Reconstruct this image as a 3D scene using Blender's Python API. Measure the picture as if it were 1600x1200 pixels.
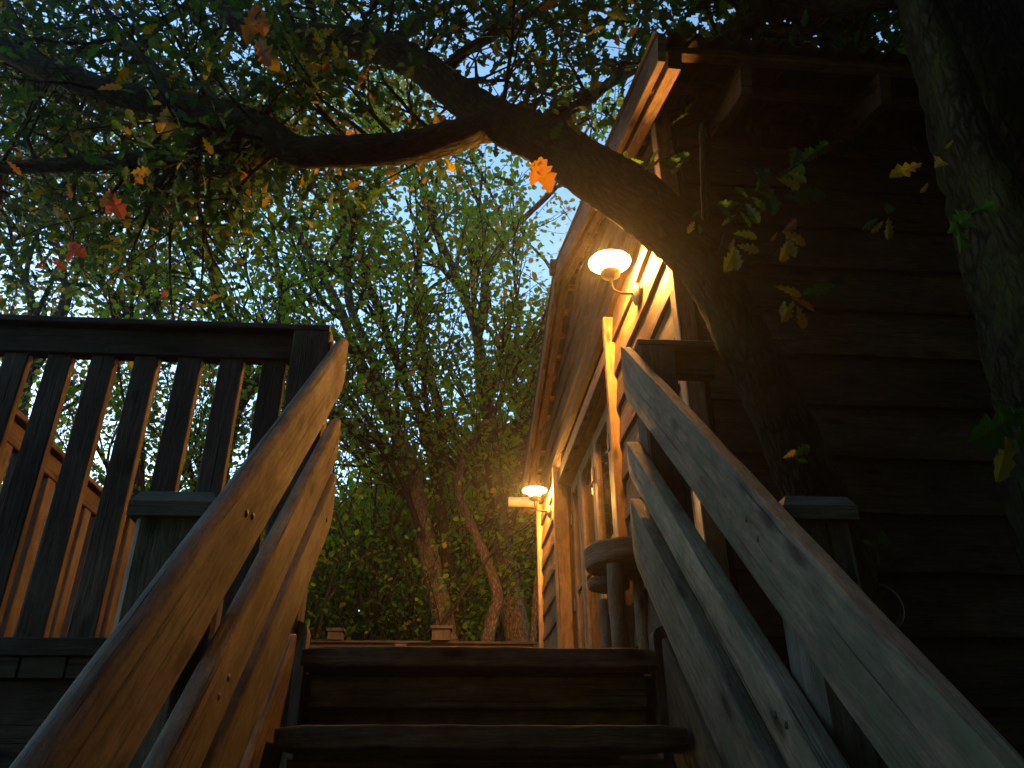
import bpy, math, random
import numpy as np
from mathutils import Vector, Matrix

random.seed(7)
rng = np.random.default_rng(7)
for o in list(bpy.data.objects):
    bpy.data.objects.remove(o)
scene = bpy.context.scene
COL = scene.collection
R = math.radians

# ------------------------------------------------------------------ camera
YAW, PITCH, ROLL, FPX = R(4.31), R(27.9), R(-0.336), 1250.0
cp, sp = math.cos(PITCH), math.sin(PITCH)
FW = Vector((math.sin(YAW) * cp, math.cos(YAW) * cp, sp))
r0 = Vector((math.cos(YAW), -math.sin(YAW), 0))
u0 = r0.cross(FW)
RT = r0 * math.cos(ROLL) + u0 * math.sin(ROLL)
UP = u0 * math.cos(ROLL) - r0 * math.sin(ROLL)
cam_d = bpy.data.cameras.new('camera')
cam_d.sensor_width = 36
cam_d.lens = 36 * FPX / 1600
cam_d.clip_start = 0.02
cam_d.clip_end = 600
cam = bpy.data.objects.new('camera', cam_d)
COL.objects.link(cam)
cam.matrix_world = Matrix(((RT.x, UP.x, -FW.x, 0), (RT.y, UP.y, -FW.y, 0), (RT.z, UP.z, -FW.z, 0), (0, 0, 0, 1)))
scene.camera = cam

# ------------------------------------------------------------------ dusk sky, exposure
SUN_EL, SUN_ROT = R(6.0), R(325)
SKY_STRENGTH = 0.125
EXPOSURE = 2.6
LAMP = 740.0
world = bpy.data.worlds.new('World')
scene.world = world
world.use_nodes = True
wn = world.node_tree.nodes
bg = wn['Background']
sky = wn.new('ShaderNodeTexSky')
sky.sky_type = 'NISHITA'
sky.sun_disc = False
sky.sun_elevation = SUN_EL
sky.sun_rotation = SUN_ROT
sky.ozone_density = 2.3
sky.dust_density = 0.3
world.node_tree.links.new(sky.outputs[0], bg.inputs[0])
bg.inputs[1].default_value = SKY_STRENGTH
scene.view_settings.view_transform = 'Standard'
scene.view_settings.look = 'None'
scene.view_settings.exposure = EXPOSURE
scene.view_settings.gamma = 1
scene.view_settings.use_curve_mapping = False
scene.cycles.use_denoising = True
scene.cycles.max_bounces = 6
scene.cycles.diffuse_bounces = 3
scene.cycles.glossy_bounces = 3
scene.cycles.transmission_bounces = 4
scene.cycles.transparent_max_bounces = 6
scene.cycles.sample_clamp_indirect = 4

GROUND, DECK = -1.5, 0.40


def at(x, y, Y):
    """point of the plane at distance Y that a survey ray meets"""
    d = RT * ((x - 800) / FPX) - UP * ((y - 600) / FPX) + FW
    return d * (Y / d.y)


# ------------------------------------------------------------------ helpers
def tag(o, label=None, cat=None, group=None, kind=None):
    if label: o['label'] = label
    if cat: o['category'] = cat
    if group: o['group'] = group
    if kind: o['kind'] = kind
    return o


def empty(name, loc, label, cat, group=None):
    o = bpy.data.objects.new(name, None)
    o.location = loc
    o.empty_display_size = 0.1
    COL.objects.link(o)
    return tag(o, label, cat, group)


def adopt(o, parent):
    if parent is not None:
        o.parent = parent
        p = Matrix.Translation(parent.location)
        if parent.parent is not None and parent.parent.type == 'EMPTY':
            p = Matrix.Translation(parent.parent.location) @ parent.matrix_parent_inverse @ p
        o.matrix_parent_inverse = p.inverted()
    return o


class MB:
    def __init__(self, M=None):
        self.v, self.f, self.uv, self.m, self.M = [], [], [], [], M

    def add(self, verts, faces, uvs, mi=0):
        b = len(self.v)
        if self.M is not None:
            verts = [self.M @ Vector(p) for p in verts]
        self.v += [tuple(p) for p in verts]
        for f, u in zip(faces, uvs):
            self.f.append([i + b for i in f])
            self.uv.append(u)
            self.m.append(mi)
        return self

    def build(self, name, mat, parent=None, smooth=False, kind=None, label=None):
        me = bpy.data.meshes.new(name)
        me.from_pydata(self.v, [], self.f)
        ul = me.uv_layers.new(name='grain')
        flat = [c for u in self.uv for q in u for c in q]
        ul.data.foreach_set('uv', flat)
        for m in (mat if isinstance(mat, (list, tuple)) else [mat]):
            me.materials.append(m)
        if any(self.m):
            me.polygons.foreach_set('material_index', self.m)
        if smooth:
            me.polygons.foreach_set('use_smooth', [True] * len(self.f))
        me.update()
        o = bpy.data.objects.new(name, me)
        COL.objects.link(o)
        adopt(o, parent)
        if kind: o['kind'] = kind
        if label: o['label'] = label
        return o


def link_copy(src, loc, parent, name=None):
    o = src.copy()
    o.location = loc
    COL.objects.link(o)
    return o


def extrude(mb, stations, prof_closed, side, up, axis_len, mi=0, caps=True):
    """stations: list of (centre, w scale, t scale, s along); profile in (side, up) metres"""
    n = len(prof_closed)
    per = [0.0]
    for i in range(n):
        a, b = prof_closed[i], prof_closed[(i + 1) % n]
        per.append(per[-1] + math.hypot(b[0] - a[0], b[1] - a[1]))
    vs, fs, us = [], [], []
    for (c, sw, st, s) in stations:
        for (px, pz) in prof_closed:
            vs.append(Vector(c) + side * (px * st) + up * (pz * sw))
    for k in range(len(stations) - 1):
        s0, s1 = stations[k][3], stations[k + 1][3]
        for i in range(n):
            j = (i + 1) % n
            fs.append([k * n + i, k * n + j, (k + 1) * n + j, (k + 1) * n + i])
            us.append([(s0, per[i]), (s0, per[i + 1]), (s1, per[i + 1]), (s1, per[i])])
    if caps:
        e = (len(stations) - 1) * n
        fs.append(list(range(n))[::-1])
        us.append([(p[0] * .3, p[1]) for p in prof_closed][::-1])
        fs.append([e + i for i in range(n)])
        us.append([(p[0] * .3 + 7, p[1]) for p in prof_closed])
    mb.add(vs, fs, us, mi)


def rect(w, t, bev):
    """chamfered rectangle, t across side, w along up"""
    a, b = t / 2, w / 2
    bev = min(bev, a * .9, b * .9)
    return [(-a + bev, -b), (a - bev, -b), (a, -b + bev), (a, b - bev), (a - bev, b), (-a + bev, b), (-a, b - bev), (-a, -b + bev)]


def roundrect(w, t, rad, k=3):
    a, b = t / 2, w / 2
    out = []
    for cx, cy, a0 in ((a - rad, -b + rad, -90), (a - rad, b - rad, 0), (-a + rad, b - rad, 90), (-a + rad, -b + rad, 180)):
        for i in range(k + 1):
            th = R(a0 + 90 * i / k)
            out.append((cx + rad * math.cos(th), cy + rad * math.sin(th)))
    return out


def frame_of(a, b, up):
    ax = (Vector(b) - Vector(a)).normalized()
    up = Vector(up)
    up = (up - ax * up.dot(ax)).normalized()
    side = ax.cross(up)
    return ax, side, up


def plank(mb, a, b, w, t, up=(0, 0, 1), bev=.005, mi=0, wob=0.0, seg=1):
    a, b = Vector(a), Vector(b)
    ax, side, u = frame_of(a, b, up)
    L = (b - a).length
    st = []
    for i in range(seg + 1):
        s = i / seg
        c = a.lerp(b, s)
        ww = 1.0
        if wob:
            c = c + u * random.uniform(-wob, wob) + side * random.uniform(-wob, wob) * .5
            ww = 1 + random.uniform(-wob, wob) / w
        st.append((c, ww, 1.0, s * L))
    extrude(mb, st, rect(w, t, bev), side, u, L, mi)
    return mb


def tube(mb, pts, radii, n=8, mi=0, caps=True, bump=0.0):
    pts = [Vector(p) for p in pts]
    T = []
    for i in range(len(pts)):
        d = pts[min(i + 1, len(pts) - 1)] - pts[max(i - 1, 0)]
        T.append(d.normalized() if d.length > 1e-9 else Vector((0, 0, 1)))
    ref = Vector((1, 0, 0)) if abs(T[0].x) < .8 else Vector((0, 1, 0))
    X = (ref - T[0] * ref.dot(T[0])).normalized()
    vs, fs, us = [], [], []
    s = 0
    S = []
    for i, p in enumerate(pts):
        X = (X - T[i] * X.dot(T[i])).normalized()
        Y = T[i].cross(X)
        if i: s += (p - pts[i - 1]).length
        S.append(s)
        for k in range(n):
            th = 2 * math.pi * k / n
            r = radii[i] * (1 + (random.uniform(-bump, bump) if bump else 0))
            vs.append(p + X * (r * math.cos(th)) + Y * (r * math.sin(th)))
    for i in range(len(pts) - 1):
        c = 2 * math.pi * radii[i]
        for k in range(n):
            j = (k + 1) % n
            fs.append([i * n + k, i * n + j, (i + 1) * n + j, (i + 1) * n + k])
            us.append([(S[i], c * k / n), (S[i], c * (k + 1) / n), (S[i + 1], c * (k + 1) / n), (S[i + 1], c * k / n)])
    if caps:
        fs.append(list(range(n))[::-1]); us.append([(0, 0)] * n)
        e = (len(pts) - 1) * n
        fs.append([e + k for k in range(n)]); us.append([(0, 0)] * n)
    mb.add(vs, fs, us, mi)
    return mb


def lathe(mb, c, prof, n=24, axis=(0, 0, 1), mi=0, close=False):
    c = Vector(c)
    ax = Vector(axis).normalized()
    ref = Vector((1, 0, 0)) if abs(ax.x) < .8 else Vector((0, 1, 0))
    X = (ref - ax * ref.dot(ax)).normalized()
    Y = ax.cross(X)
    vs, fs, us = [], [], []
    for (r, h) in prof:
        for k in range(n):
            th = 2 * math.pi * k / n
            vs.append(c + ax * h + X * (r * math.cos(th)) + Y * (r * math.sin(th)))
    for i in range(len(prof) - 1):
        for k in range(n):
            j = (k + 1) % n
            fs.append([i * n + k, i * n + j, (i + 1) * n + j, (i + 1) * n + k])
            us.append([(k / n, i * .1), ((k + 1) / n, i * .1), ((k + 1) / n, i * .1 + .1), (k / n, i * .1 + .1)])
    for ring, rev in ((0, True), (len(prof) - 1, False)):
        if prof[ring][0] > 1e-4:
            idx = [ring * n + k for k in range(n)]
            pu = [(vs[i].x - c.x, vs[i].y - c.y) for i in idx]
            fs.append(idx[::-1] if rev else idx); us.append(pu[::-1] if rev else pu)
    mb.add(vs, fs, us, mi)
    return mb


def catmull(pts, n=5):
    P = [Vector(p) for p in pts]
    P = [P[0] * 2 - P[1]] + P + [P[-1] * 2 - P[-2]]
    out = []
    for i in range(1, len(P) - 2):
        for k in range(n):
            t = k / n
            a, b, c, d = P[i - 1], P[i], P[i + 1], P[i + 2]
            out.append(.5 * (2 * b + (c - a) * t + (2 * a - 5 * b + 4 * c - d) * t * t + (3 * b - a - 3 * c + d) * t ** 3))
    out.append(P[-2])
    return out


# ------------------------------------------------------------------ materials
def new_mat(name):
    m = bpy.data.materials.new(name)
    m.use_nodes = True
    nt = m.node_tree
    return m, nt, nt.nodes, nt.links, nt.nodes['Principled BSDF']


def ramp(nodes, stops):
    n = nodes.new('ShaderNodeValToRGB')
    el = n.color_ramp.elements
    while len(el) < len(stops): el.new(.5)
    for e, (p, c) in zip(el, stops):
        e.position = p
        e.color = (*c, 1) if len(c) == 3 else c
    return n


def noise(nodes, links, vec, scale, detail=4, rough=.6):
    n = nodes.new('ShaderNodeTexNoise')
    n.inputs['Scale'].default_value = scale
    n.inputs['Detail'].default_value = detail
    n.inputs['Roughness'].default_value = rough
    links.new(vec, n.inputs['Vector'])
    return n


def mixrgb(nodes, links, fac, a, b, mode='MIX'):
    n = nodes.new('ShaderNodeMix')
    n.data_type = 'RGBA'
    n.blend_type = mode
    for sock, v in ((n.inputs[0], fac), (n.inputs[6], a), (n.inputs[7], b)):
        if isinstance(v, (int, float)): sock.default_value = v
        elif isinstance(v, tuple): sock.default_value = (*v, 1)
        else: links.new(v, sock)
    return n.outputs[2]


def wood(name, dark, light, moss=(0.10, 0.13, 0.05), moss_amt=0.0, rough=.75, bump=.35, knots=True, grainscale=1.0):
    m, nt, N, L, bsdf = new_mat(name)
    uv = N.new('ShaderNodeUVMap'); uv.uv_map = 'grain'
    oi = N.new('ShaderNodeObjectInfo')
    off = N.new('ShaderNodeVectorMath'); off.operation = 'MULTIPLY_ADD'
    comb = N.new('ShaderNodeCombineXYZ')
    for k in range(3): L.new(oi.outputs['Random'], comb.inputs[k])
    L.new(comb.outputs[0], off.inputs[0]); off.inputs[1].default_value = (37, 53, 91)
    L.new(uv.outputs[0], off.inputs[2])
    base = off.outputs[0]

    def stretch(sx, sy):
        mp = N.new('ShaderNodeMapping')
        mp.inputs['Scale'].default_value = (sx, sy, 1)
        L.new(base, mp.inputs['Vector'])
        return mp.outputs[0]
    warp = noise(N, L, stretch(1.2, 5), 1.0, 2)
    wv = N.new('ShaderNodeVectorMath'); wv.operation = 'MULTIPLY_ADD'
    L.new(warp.outputs['Color'], wv.inputs[0]); wv.inputs[1].default_value = (0, 1.1, 0)
    L.new(stretch(7 * grainscale, 85 * grainscale), wv.inputs[2])
    grain = noise(N, L, wv.outputs[0], 1.0, 6, .68)
    blot = noise(N, L, stretch(2.2, 4.5), 1.0, 5, .6)
    r1 = ramp(N, [(.30, dark), (.68, light)])
    L.new(grain.outputs[0], r1.inputs[0])
    rb = ramp(N, [(.32, (.5, .5, .5)), (.7, (1.15, 1.12, 1.08))])
    L.new(blot.outputs[0], rb.inputs[0])
    c = mixrgb(N, L, 1.0, r1.outputs[0], rb.outputs[0], 'MULTIPLY')
    mot = noise(N, L, stretch(16, 34), 1.0, 6, .7)
    rmt = ramp(N, [(.34, (.62, .60, .58)), (.62, (1.12, 1.1, 1.06))])
    L.new(mot.outputs[0], rmt.inputs[0])
    c = mixrgb(N, L, .9, c, rmt.outputs[0], 'MULTIPLY')
    crack = noise(N, L, stretch(1.6, 95), 1.0, 3, .5)
    rc = ramp(N, [(.63, (1, 1, 1)), (.69, (.2, .17, .15))])
    L.new(crack.outputs[0], rc.inputs[0])
    c = mixrgb(N, L, .8, c, rc.outputs[0], 'MULTIPLY')
    if knots:
        vo = N.new('ShaderNodeTexVoronoi')
        vo.inputs['Scale'].default_value = 1.0
        vo.voronoi_dimensions = '2D'
        L.new(stretch(2.3, 6.5), vo.inputs['Vector'])
        rk = ramp(N, [(.05, (.13, .10, .07)), (.13, (1, 1, 1))])
        L.new(vo.outputs['Distance'], rk.inputs[0])
        c = mixrgb(N, L, .85, c, rk.outputs[0], 'MULTIPLY')
    if moss_amt > 0:
        mn = noise(N, L, stretch(5, 9), 1.0, 8, .7)
        rm = ramp(N, [(.62 - .3 * moss_amt, (0, 0, 0)), (.78 - .25 * moss_amt, (1, 1, 1))])
        L.new(mn.outputs[0], rm.inputs[0])
        mf = N.new('ShaderNodeMath'); mf.operation = 'MULTIPLY'; mf.inputs[1].default_value = .75
        L.new(rm.outputs[0], mf.inputs[0])
        c = mixrgb(N, L, mf.outputs[0], c, moss)
        ln = noise(N, L, stretch(28, 28), 1.0, 4, .6)
        rl = ramp(N, [(.70, (0, 0, 0)), (.80, (.6, .6, .6))])
        L.new(ln.outputs[0], rl.inputs[0])
        c = mixrgb(N, L, rl.outputs[0], c, (.24, .26, .21))
    tone = N.new('ShaderNodeMath'); tone.operation = 'MULTIPLY_ADD'
    L.new(oi.outputs['Random'], tone.inputs[0]); tone.inputs[1].default_value = .5; tone.inputs[2].default_value = .75
    c = mixrgb(N, L, 1.0, c, tone.outputs[0], 'MULTIPLY')
    L.new(c, bsdf.inputs['Base Color'])
    rr = ramp(N, [(.3, (rough + .15,) * 3), (.7, (rough - .12,) * 3)])
    L.new(blot.outputs[0], rr.inputs[0])
    L.new(rr.outputs[0], bsdf.inputs['Roughness'])
    bp = N.new('ShaderNodeBump'); bp.inputs['Strength'].default_value = min(1, bump * 1.5); bp.inputs['Distance'].default_value = .008
    bsdf.inputs['Specular IOR Level'].default_value = .25
    hs = N.new('ShaderNodeMath'); hs.operation = 'ADD'
    L.new(grain.outputs[0], hs.inputs[0]); L.new(rc.outputs[0], hs.inputs[1])
    hs2 = N.new('ShaderNodeMath'); hs2.operation = 'MULTIPLY_ADD'
    L.new(mot.outputs[0], hs2.inputs[0]); hs2.inputs[1].default_value = .6; L.new(hs.outputs[0], hs2.inputs[2])
    L.new(hs2.outputs[0], bp.inputs['Height'])
    L.new(bp.outputs[0], bsdf.inputs['Normal'])
    return m


M_RAIL = wood('weathered_rail_wood', (.09, .070, .050), (.215, .172, .125), (.10, .10, .06), .3, .8, .6)
M_RAIL_MOSS = wood('mossy_rail_wood', (.16, .12, .08), (.36, .28, .19), (.12, .15, .075), .55, .74, .6)
M_DECKWOOD = wood('deck_wood', (.044, .031, .022), (.108, .074, .050), (.06, .075, .04), .2, .75, .4)
M_TREAD = wood('tread_wood', (.13, .08, .04), (.30, .20, .11), (.05, .06, .03), .1, .8, .4)
M_POST = wood('post_wood', (.13, .11, .085), (.27, .23, .18), (.10, .14, .08), .5, .75, .4)
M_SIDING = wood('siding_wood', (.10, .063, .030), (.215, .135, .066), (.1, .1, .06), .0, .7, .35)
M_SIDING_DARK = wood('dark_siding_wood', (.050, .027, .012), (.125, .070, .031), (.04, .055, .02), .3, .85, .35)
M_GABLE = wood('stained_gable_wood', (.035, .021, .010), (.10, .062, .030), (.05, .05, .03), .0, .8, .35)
M_FRAME = wood('door_frame_wood', (.21, .125, .055), (.38, .235, .11), (.1, .1, .06), .0, .55, .25)
M_ROOFWOOD = wood('roof_timber', (.13, .08, .04), (.27, .17, .09), (.1, .1, .06), .0, .7, .3)


def simple(name, col, rough=.6, metal=0.0, spec=None, bumpscale=None):
    m, nt, N, L, b = new_mat(name)
    tc = N.new('ShaderNodeTexCoord')
    n1 = noise(N, L, tc.outputs['Object'], 14, 6)
    r1 = ramp(N, [(.3, tuple(c * .6 for c in col)), (.7, tuple(min(1, c * 1.25) for c in col))])
    L.new(n1.outputs[0], r1.inputs[0])
    L.new(r1.outputs[0], b.inputs['Base Color'])
    b.inputs['Roughness'].default_value = rough
    b.inputs['Metallic'].default_value = metal
    if bumpscale:
        n2 = noise(N, L, tc.outputs['Object'], bumpscale, 6)
        bp = N.new('ShaderNodeBump'); bp.inputs['Strength'].default_value = .6; bp.inputs['Distance'].default_value = .01
        L.new(n2.outputs[0], bp.inputs['Height']); L.new(bp.outputs[0], b.inputs['Normal'])
    return m


M_ROOF = simple('bitumen_roof_sheet', (.035, .030, .028), .85, bumpscale=120)
M_IRON = simple('aged_iron', (.09, .075, .06), .5, .6)
M_PLATE = simple('verdigris_plate', (.20, .19, .14), .55, .3)
M_ENAMEL = simple('white_enamel', (.75, .72, .66), .35)
M_GUTTER = simple('gutter_plastic', (.42, .36, .28), .45)
M_SOIL = simple('leaf_litter_soil', (.05, .042, .028), .95, bumpscale=9)
M_ROOM = simple('room_plaster', (.10, .075, .05), .9)


def bark(name, dark, light, moss, amt):
    m, nt, N, L, b = new_mat(name)
    uv = N.new('ShaderNodeUVMap'); uv.uv_map = 'grain'
    tc = N.new('ShaderNodeTexCoord')
    mp = N.new('ShaderNodeMapping'); mp.inputs['Scale'].default_value = (13, 38, 1)
    L.new(uv.outputs[0], mp.inputs['Vector'])
    vo = N.new('ShaderNodeTexVoronoi'); vo.feature = 'DISTANCE_TO_EDGE'; vo.inputs['Scale'].default_value = 1
    nz = noise(N, L, mp.outputs[0], 1.0, 6, .7)
    wv = N.new('ShaderNodeVectorMath'); wv.operation = 'MULTIPLY_ADD'
    L.new(nz.outputs['Color'], wv.inputs[0]); wv.inputs[1].default_value = (1.2, 1.2, 0); L.new(mp.outputs[0], wv.inputs[2])
    L.new(wv.outputs[0], vo.inputs['Vector'])
    r1 = ramp(N, [(.02, dark), (.28, light)])
    L.new(vo.outputs['Distance'], r1.inputs[0])
    n2 = noise(N, L, tc.outputs['Object'], 5, 8, .68)
    rm = ramp(N, [(.62 - .35 * amt, (0, 0, 0)), (.74 - .25 * amt, (1, 1, 1))])
    L.new(n2.outputs[0], rm.inputs[0])
    c = mixrgb(N, L, rm.outputs[0], r1.outputs[0], moss)
    n3 = noise(N, L, tc.outputs['Object'], 22, 5, .6)
    rl = ramp(N, [(.68, (0, 0, 0)), (.80, (.5, .5, .5))])
    L.new(n3.outputs[0], rl.inputs[0])
    c = mixrgb(N, L, rl.outputs[0], c, (.14, .15, .11))
    L.new(c, b.inputs['Base Color'])
    b.inputs['Roughness'].default_value = .95
    b.inputs['Specular IOR Level'].default_value = .08
    bp = N.new('ShaderNodeBump'); bp.inputs['Strength'].default_value = 1.0; bp.inputs['Distance'].default_value = .035
    hs = N.new('ShaderNodeMath'); hs.operation = 'MULTIPLY_ADD'
    L.new(n3.outputs[0], hs.inputs[0]); hs.inputs[1].default_value = .4; L.new(vo.outputs['Distance'], hs.inputs[2])
    L.new(hs.outputs[0], bp.inputs['Height'])
    L.new(bp.outputs[0], b.inputs['Normal'])
    return m


M_BARK = bark('oak_bark', (.013, .009, .006), (.05, .036, .025), (.035, .042, .014), .35)
M_BOUGH = bark('dark_bough_bark', (.008, .006, .004), (.030, .022, .015), (.02, .024, .01), .2)
M_BARK_MOSS = bark('mossy_bark', (.010, .008, .0045), (.042, .034, .021), (.036, .041, .011), .5)
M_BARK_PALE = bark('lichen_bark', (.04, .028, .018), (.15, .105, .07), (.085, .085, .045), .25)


def leaf_mat(name, a, b_, trans=.55):
    m, nt, N, L, b = new_mat(name)
    ge = N.new('ShaderNodeNewGeometry')
    oi = N.new('ShaderNodeObjectInfo')
    ad = N.new('ShaderNodeMath'); ad.operation = 'ADD'
    L.new(ge.outputs['Random Per Island'], ad.inputs[0]); L.new(oi.outputs['Random'], ad.inputs[1])
    fr = N.new('ShaderNodeMath'); fr.operation = 'FRACT'; L.new(ad.outputs[0], fr.inputs[0])
    r1 = ramp(N, [(0, a), (1, b_)])
    L.new(fr.outputs[0], r1.inputs[0])
    tc = N.new('ShaderNodeTexCoord')
    n1 = noise(N, L, tc.outputs['Object'], 60, 4)
    r2 = ramp(N, [(.35, (.65, .6, .5)), (.65, (1.15, 1.15, 1.1))])
    L.new(n1.outputs[0], r2.inputs[0])
    c = mixrgb(N, L, 1.0, r1.outputs[0], r2.outputs[0], 'MULTIPLY')
    L.new(c, b.inputs['Base Color'])
    b.inputs['Roughness'].default_value = .6
    b.inputs['Specular IOR Level'].default_value = .15
    tr = N.new('ShaderNodeBsdfTranslucent')
    ct = mixrgb(N, L, 1.0, c, (3.1, 2.7, .55), 'MULTIPLY')
    L.new(ct, tr.inputs['Color'])
    mx = N.new('ShaderNodeMixShader'); mx.inputs[0].default_value = trans
    L.new(b.outputs[0], mx.inputs[1]); L.new(tr.outputs[0], mx.inputs[2])
    L.new(mx.outputs[0], N['Material Output'].inputs['Surface'])
    return m


LEAF = [leaf_mat('green_leaf', (.06, .135, .015), (.115, .20, .02)),
        leaf_mat('dark_green_leaf', (.03, .095, .02), (.065, .15, .025)),
        leaf_mat('yellowing_leaf', (.13, .13, .02), (.20, .17, .025)),
        leaf_mat('orange_leaf', (.25, .11, .02), (.32, .16, .03)),
        leaf_mat('red_leaf', (.20, .05, .02), (.24, .07, .03))]

OAKLEAF = [leaf_mat('oak_leaf_green', (.018, .062, .020), (.038, .10, .024), .3),
           leaf_mat('oak_leaf_dark', (.010, .044, .022), (.022, .07, .028), .25),
           leaf_mat('oak_leaf_yellow', (.12, .12, .02), (.18, .15, .025), .35),
           leaf_mat('oak_leaf_orange', (.17, .09, .018), (.22, .13, .025), .3),
           leaf_mat('oak_leaf_red', (.12, .035, .016), (.16, .05, .022), .3)]
# ------------------------------------------------------------------ ground
gm = MB()
g = []
NG = 48
for i in range(NG + 1):
    for j in range(NG + 1):
        x, y = -120 + 240 * i / NG, -120 + 240 * j / NG
        g.append((x, y, GROUND + .05 * math.sin(x * 1.3) * math.cos(y * .9) - .02))
gm.add(g, [[i * (NG + 1) + j, (i + 1) * (NG + 1) + j, (i + 1) * (NG + 1) + j + 1, i * (NG + 1) + j + 1] for i in range(NG) for j in range(NG)],
       [[(0, 0), (1, 0), (1, 1), (0, 1)]] * (NG * NG))
tag(gm.build('ground', M_SOIL), kind='structure')

# ------------------------------------------------------------------ staircase
SL = math.tan(R(42.58))
stair = empty('staircase', (0.085, 1.2, GROUND), 'steep weathered timber staircase with three sloping rails on each side', 'staircase')
RUN, RISE, NOSE = .243, .2235, 2.335
XL, XR = -.412, .585
for k in range(8):
    y, z = NOSE - RUN * k, DECK - RISE * k
    mb = MB()
    st = []
    a, b = Vector((XL, y + .12, z - .027)), Vector((XR, y + .12, z - .027))
    ax, side, u = frame_of(a, b, (0, 0, 1))
    ns = 14
    for i in range(ns + 1):
        s = i / ns
        sc = 1.0
        e = min(s, 1 - s) * 1.0
        tt = 1 if e > .03 else .9
        st.append((a.lerp(b, s) + Vector((0, random.uniform(-.002, .002), random.uniform(-.0015, .0015))), 1 if e > .01 else .8, tt, s))
    extrude(mb, st, roundrect(.054, .25, .006, 2), side, u, 1)
    mb.build('tread', M_TREAD, stair)
    if k < 7:
        mb = MB()
        plank(mb, (XL + .03, y + .055, z - .115), (XR - .03, y + .055, z - .115), .085, .022, seg=4, wob=.001)
        mb.build('riser', M_TREAD, stair)
        mb = MB()
        plank(mb, (XL + .03, y + .085, z - .187), (XR - .03, y + .085, z - .187), .06, .022, seg=4, wob=.001)
        mb.build('riser', M_TREAD, stair)


def slope_plank(xin, sgn, off_top, off_bot, t, y0, y1, mat, name, r=.02, seed=0, seg=26):
    """board along the stair slope: its inner face at xin, body towards sgn, plumb cut and eased upper end"""
    rs = random.Random(seed)
    cs = math.cos(R(42.58))
    h = (off_top - off_bot) * cs
    om = (off_top + off_bot) / 2
    x = xin + sgn * t / 2
    a, b = Vector((x, y0, SL * y0 + om)), Vector((x, y1, SL * y1 + om))
    ax, side, u = frame_of(a, b, (0, 0, 1))
    L = (b - a).length
    ph = [rs.uniform(0, 6.28) for _ in range(6)]
    prof = roundrect(h, t, r, 3)
    n = len(prof)
    st = [(i / seg * (L - .24), 1, 1) for i in range(seg)]
    st += [(L - d, sc, tc) for d, sc, tc in ((.24, 1, 1), (.16, 1, 1), (.09, .999, 1), (.05, .985, .99), (.028, .96, .98), (.012, .92, .95), (.003, .86, .90), (0, .80, .84))]
    per = [0.0]
    for i in range(n):
        p, q = prof[i], prof[(i + 1) % n]
        per.append(per[-1] + math.hypot(q[0] - p[0], q[1] - p[1]))
    vs, fs, us = [], [], []
    for (s_, sc, tc) in st:
        ww = sc * (1 + .003 * math.sin(s_ * 4 + ph[0]) + .004 * math.sin(s_ * 11 + ph[1]) + rs.uniform(-.008, .008) * (sc == 1))
        c = a + ax * s_ + u * (.0015 * math.sin(s_ * 3 + ph[2]) + .001 * math.sin(s_ * 17 + ph[5])) + side * (.001 * math.sin(s_ * 3 + ph[3]))
        f = min(1, max(0, 1 - (L - s_) / .22))
        f = f * f * (3 - 2 * f) * SL
        for (px, pz) in prof:
            v = pz * ww * (1 if pz > 0 or sc == 1 else max(.62, 1 - 2.6 * (1 - sc)))
            vs.append(c + side * (px * tc) + u * v + ax * (v * f))
    for k in range(len(st) - 1):
        for i in range(n):
            j = (i + 1) % n
            fs.append([k * n + i, k * n + j, (k + 1) * n + j, (k + 1) * n + i])
            us.append([(st[k][0], per[i]), (st[k][0], per[i + 1]), (st[k + 1][0], per[i + 1]), (st[k + 1][0], per[i])])
    e = (len(st) - 1) * n
    fs.append(list(range(n))[::-1]); us.append([(p[0], p[1]) for p in prof][::-1])
    fs.append([e + i for i in range(n)]); us.append([(p[0] * .4 + 7, p[1]) for p in prof])
    mb = MB()
    mb.add(vs, fs, us)
    o = mb.build(name, mat, stair, smooth=True)
    m = o.modifiers.new('es', 'EDGE_SPLIT'); m.split_angle = R(40)
    if name == 'rail':
        for yb in (1.455, 1.50, 2.36):
            bm_ = MB()
            lathe(bm_, (xin + sgn * .001, yb, SL * yb + om + rs.uniform(-.03, .03)), [(.0075, 0), (.007, .002), (.0035, .0035), (.0005, .004)], 10, axis=(-sgn, 0, 0))
            bo = bm_.build('screw_head', M_IRON, None)
            bo.parent = o
            bo.matrix_parent_inverse = (Matrix.Translation(stair.location) @ o.matrix_parent_inverse @ o.matrix_basis).inverted()
    return o


# left rails (inner face at x = -.385), right rails (inner face at x = .58)
for i, (t0, b0, ye) in enumerate(((-.772, -.988, 2.43), (-1.092, -1.25, 2.45), (-1.30, -1.48, 2.48))):
    slope_plank(-.385, -1, t0, b0, (.042, .036, .036)[i], -.35, ye, M_RAIL, 'rail', seed=i + 3, r=(.019, .009, .009)[i])
for i, (t0, b0, ye) in enumerate(((-.78, -.994, 2.47), (-1.172, -1.30, 2.50), (-1.385, -1.605, 2.52))):
    slope_plank(.58, 1, t0, b0, (.034, .046, .042)[i], -.35, ye, M_RAIL_MOSS, 'rail', seed=i + 13, r=.0045)
for x, sg in ((-.428, -1), (.600, 1)):
    slope_plank(x, sg, -1.70, -2.02, .05, .1, 2.34, M_TREAD, 'stringer', seed=int(x * 10) + 40, r=.006)
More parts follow.
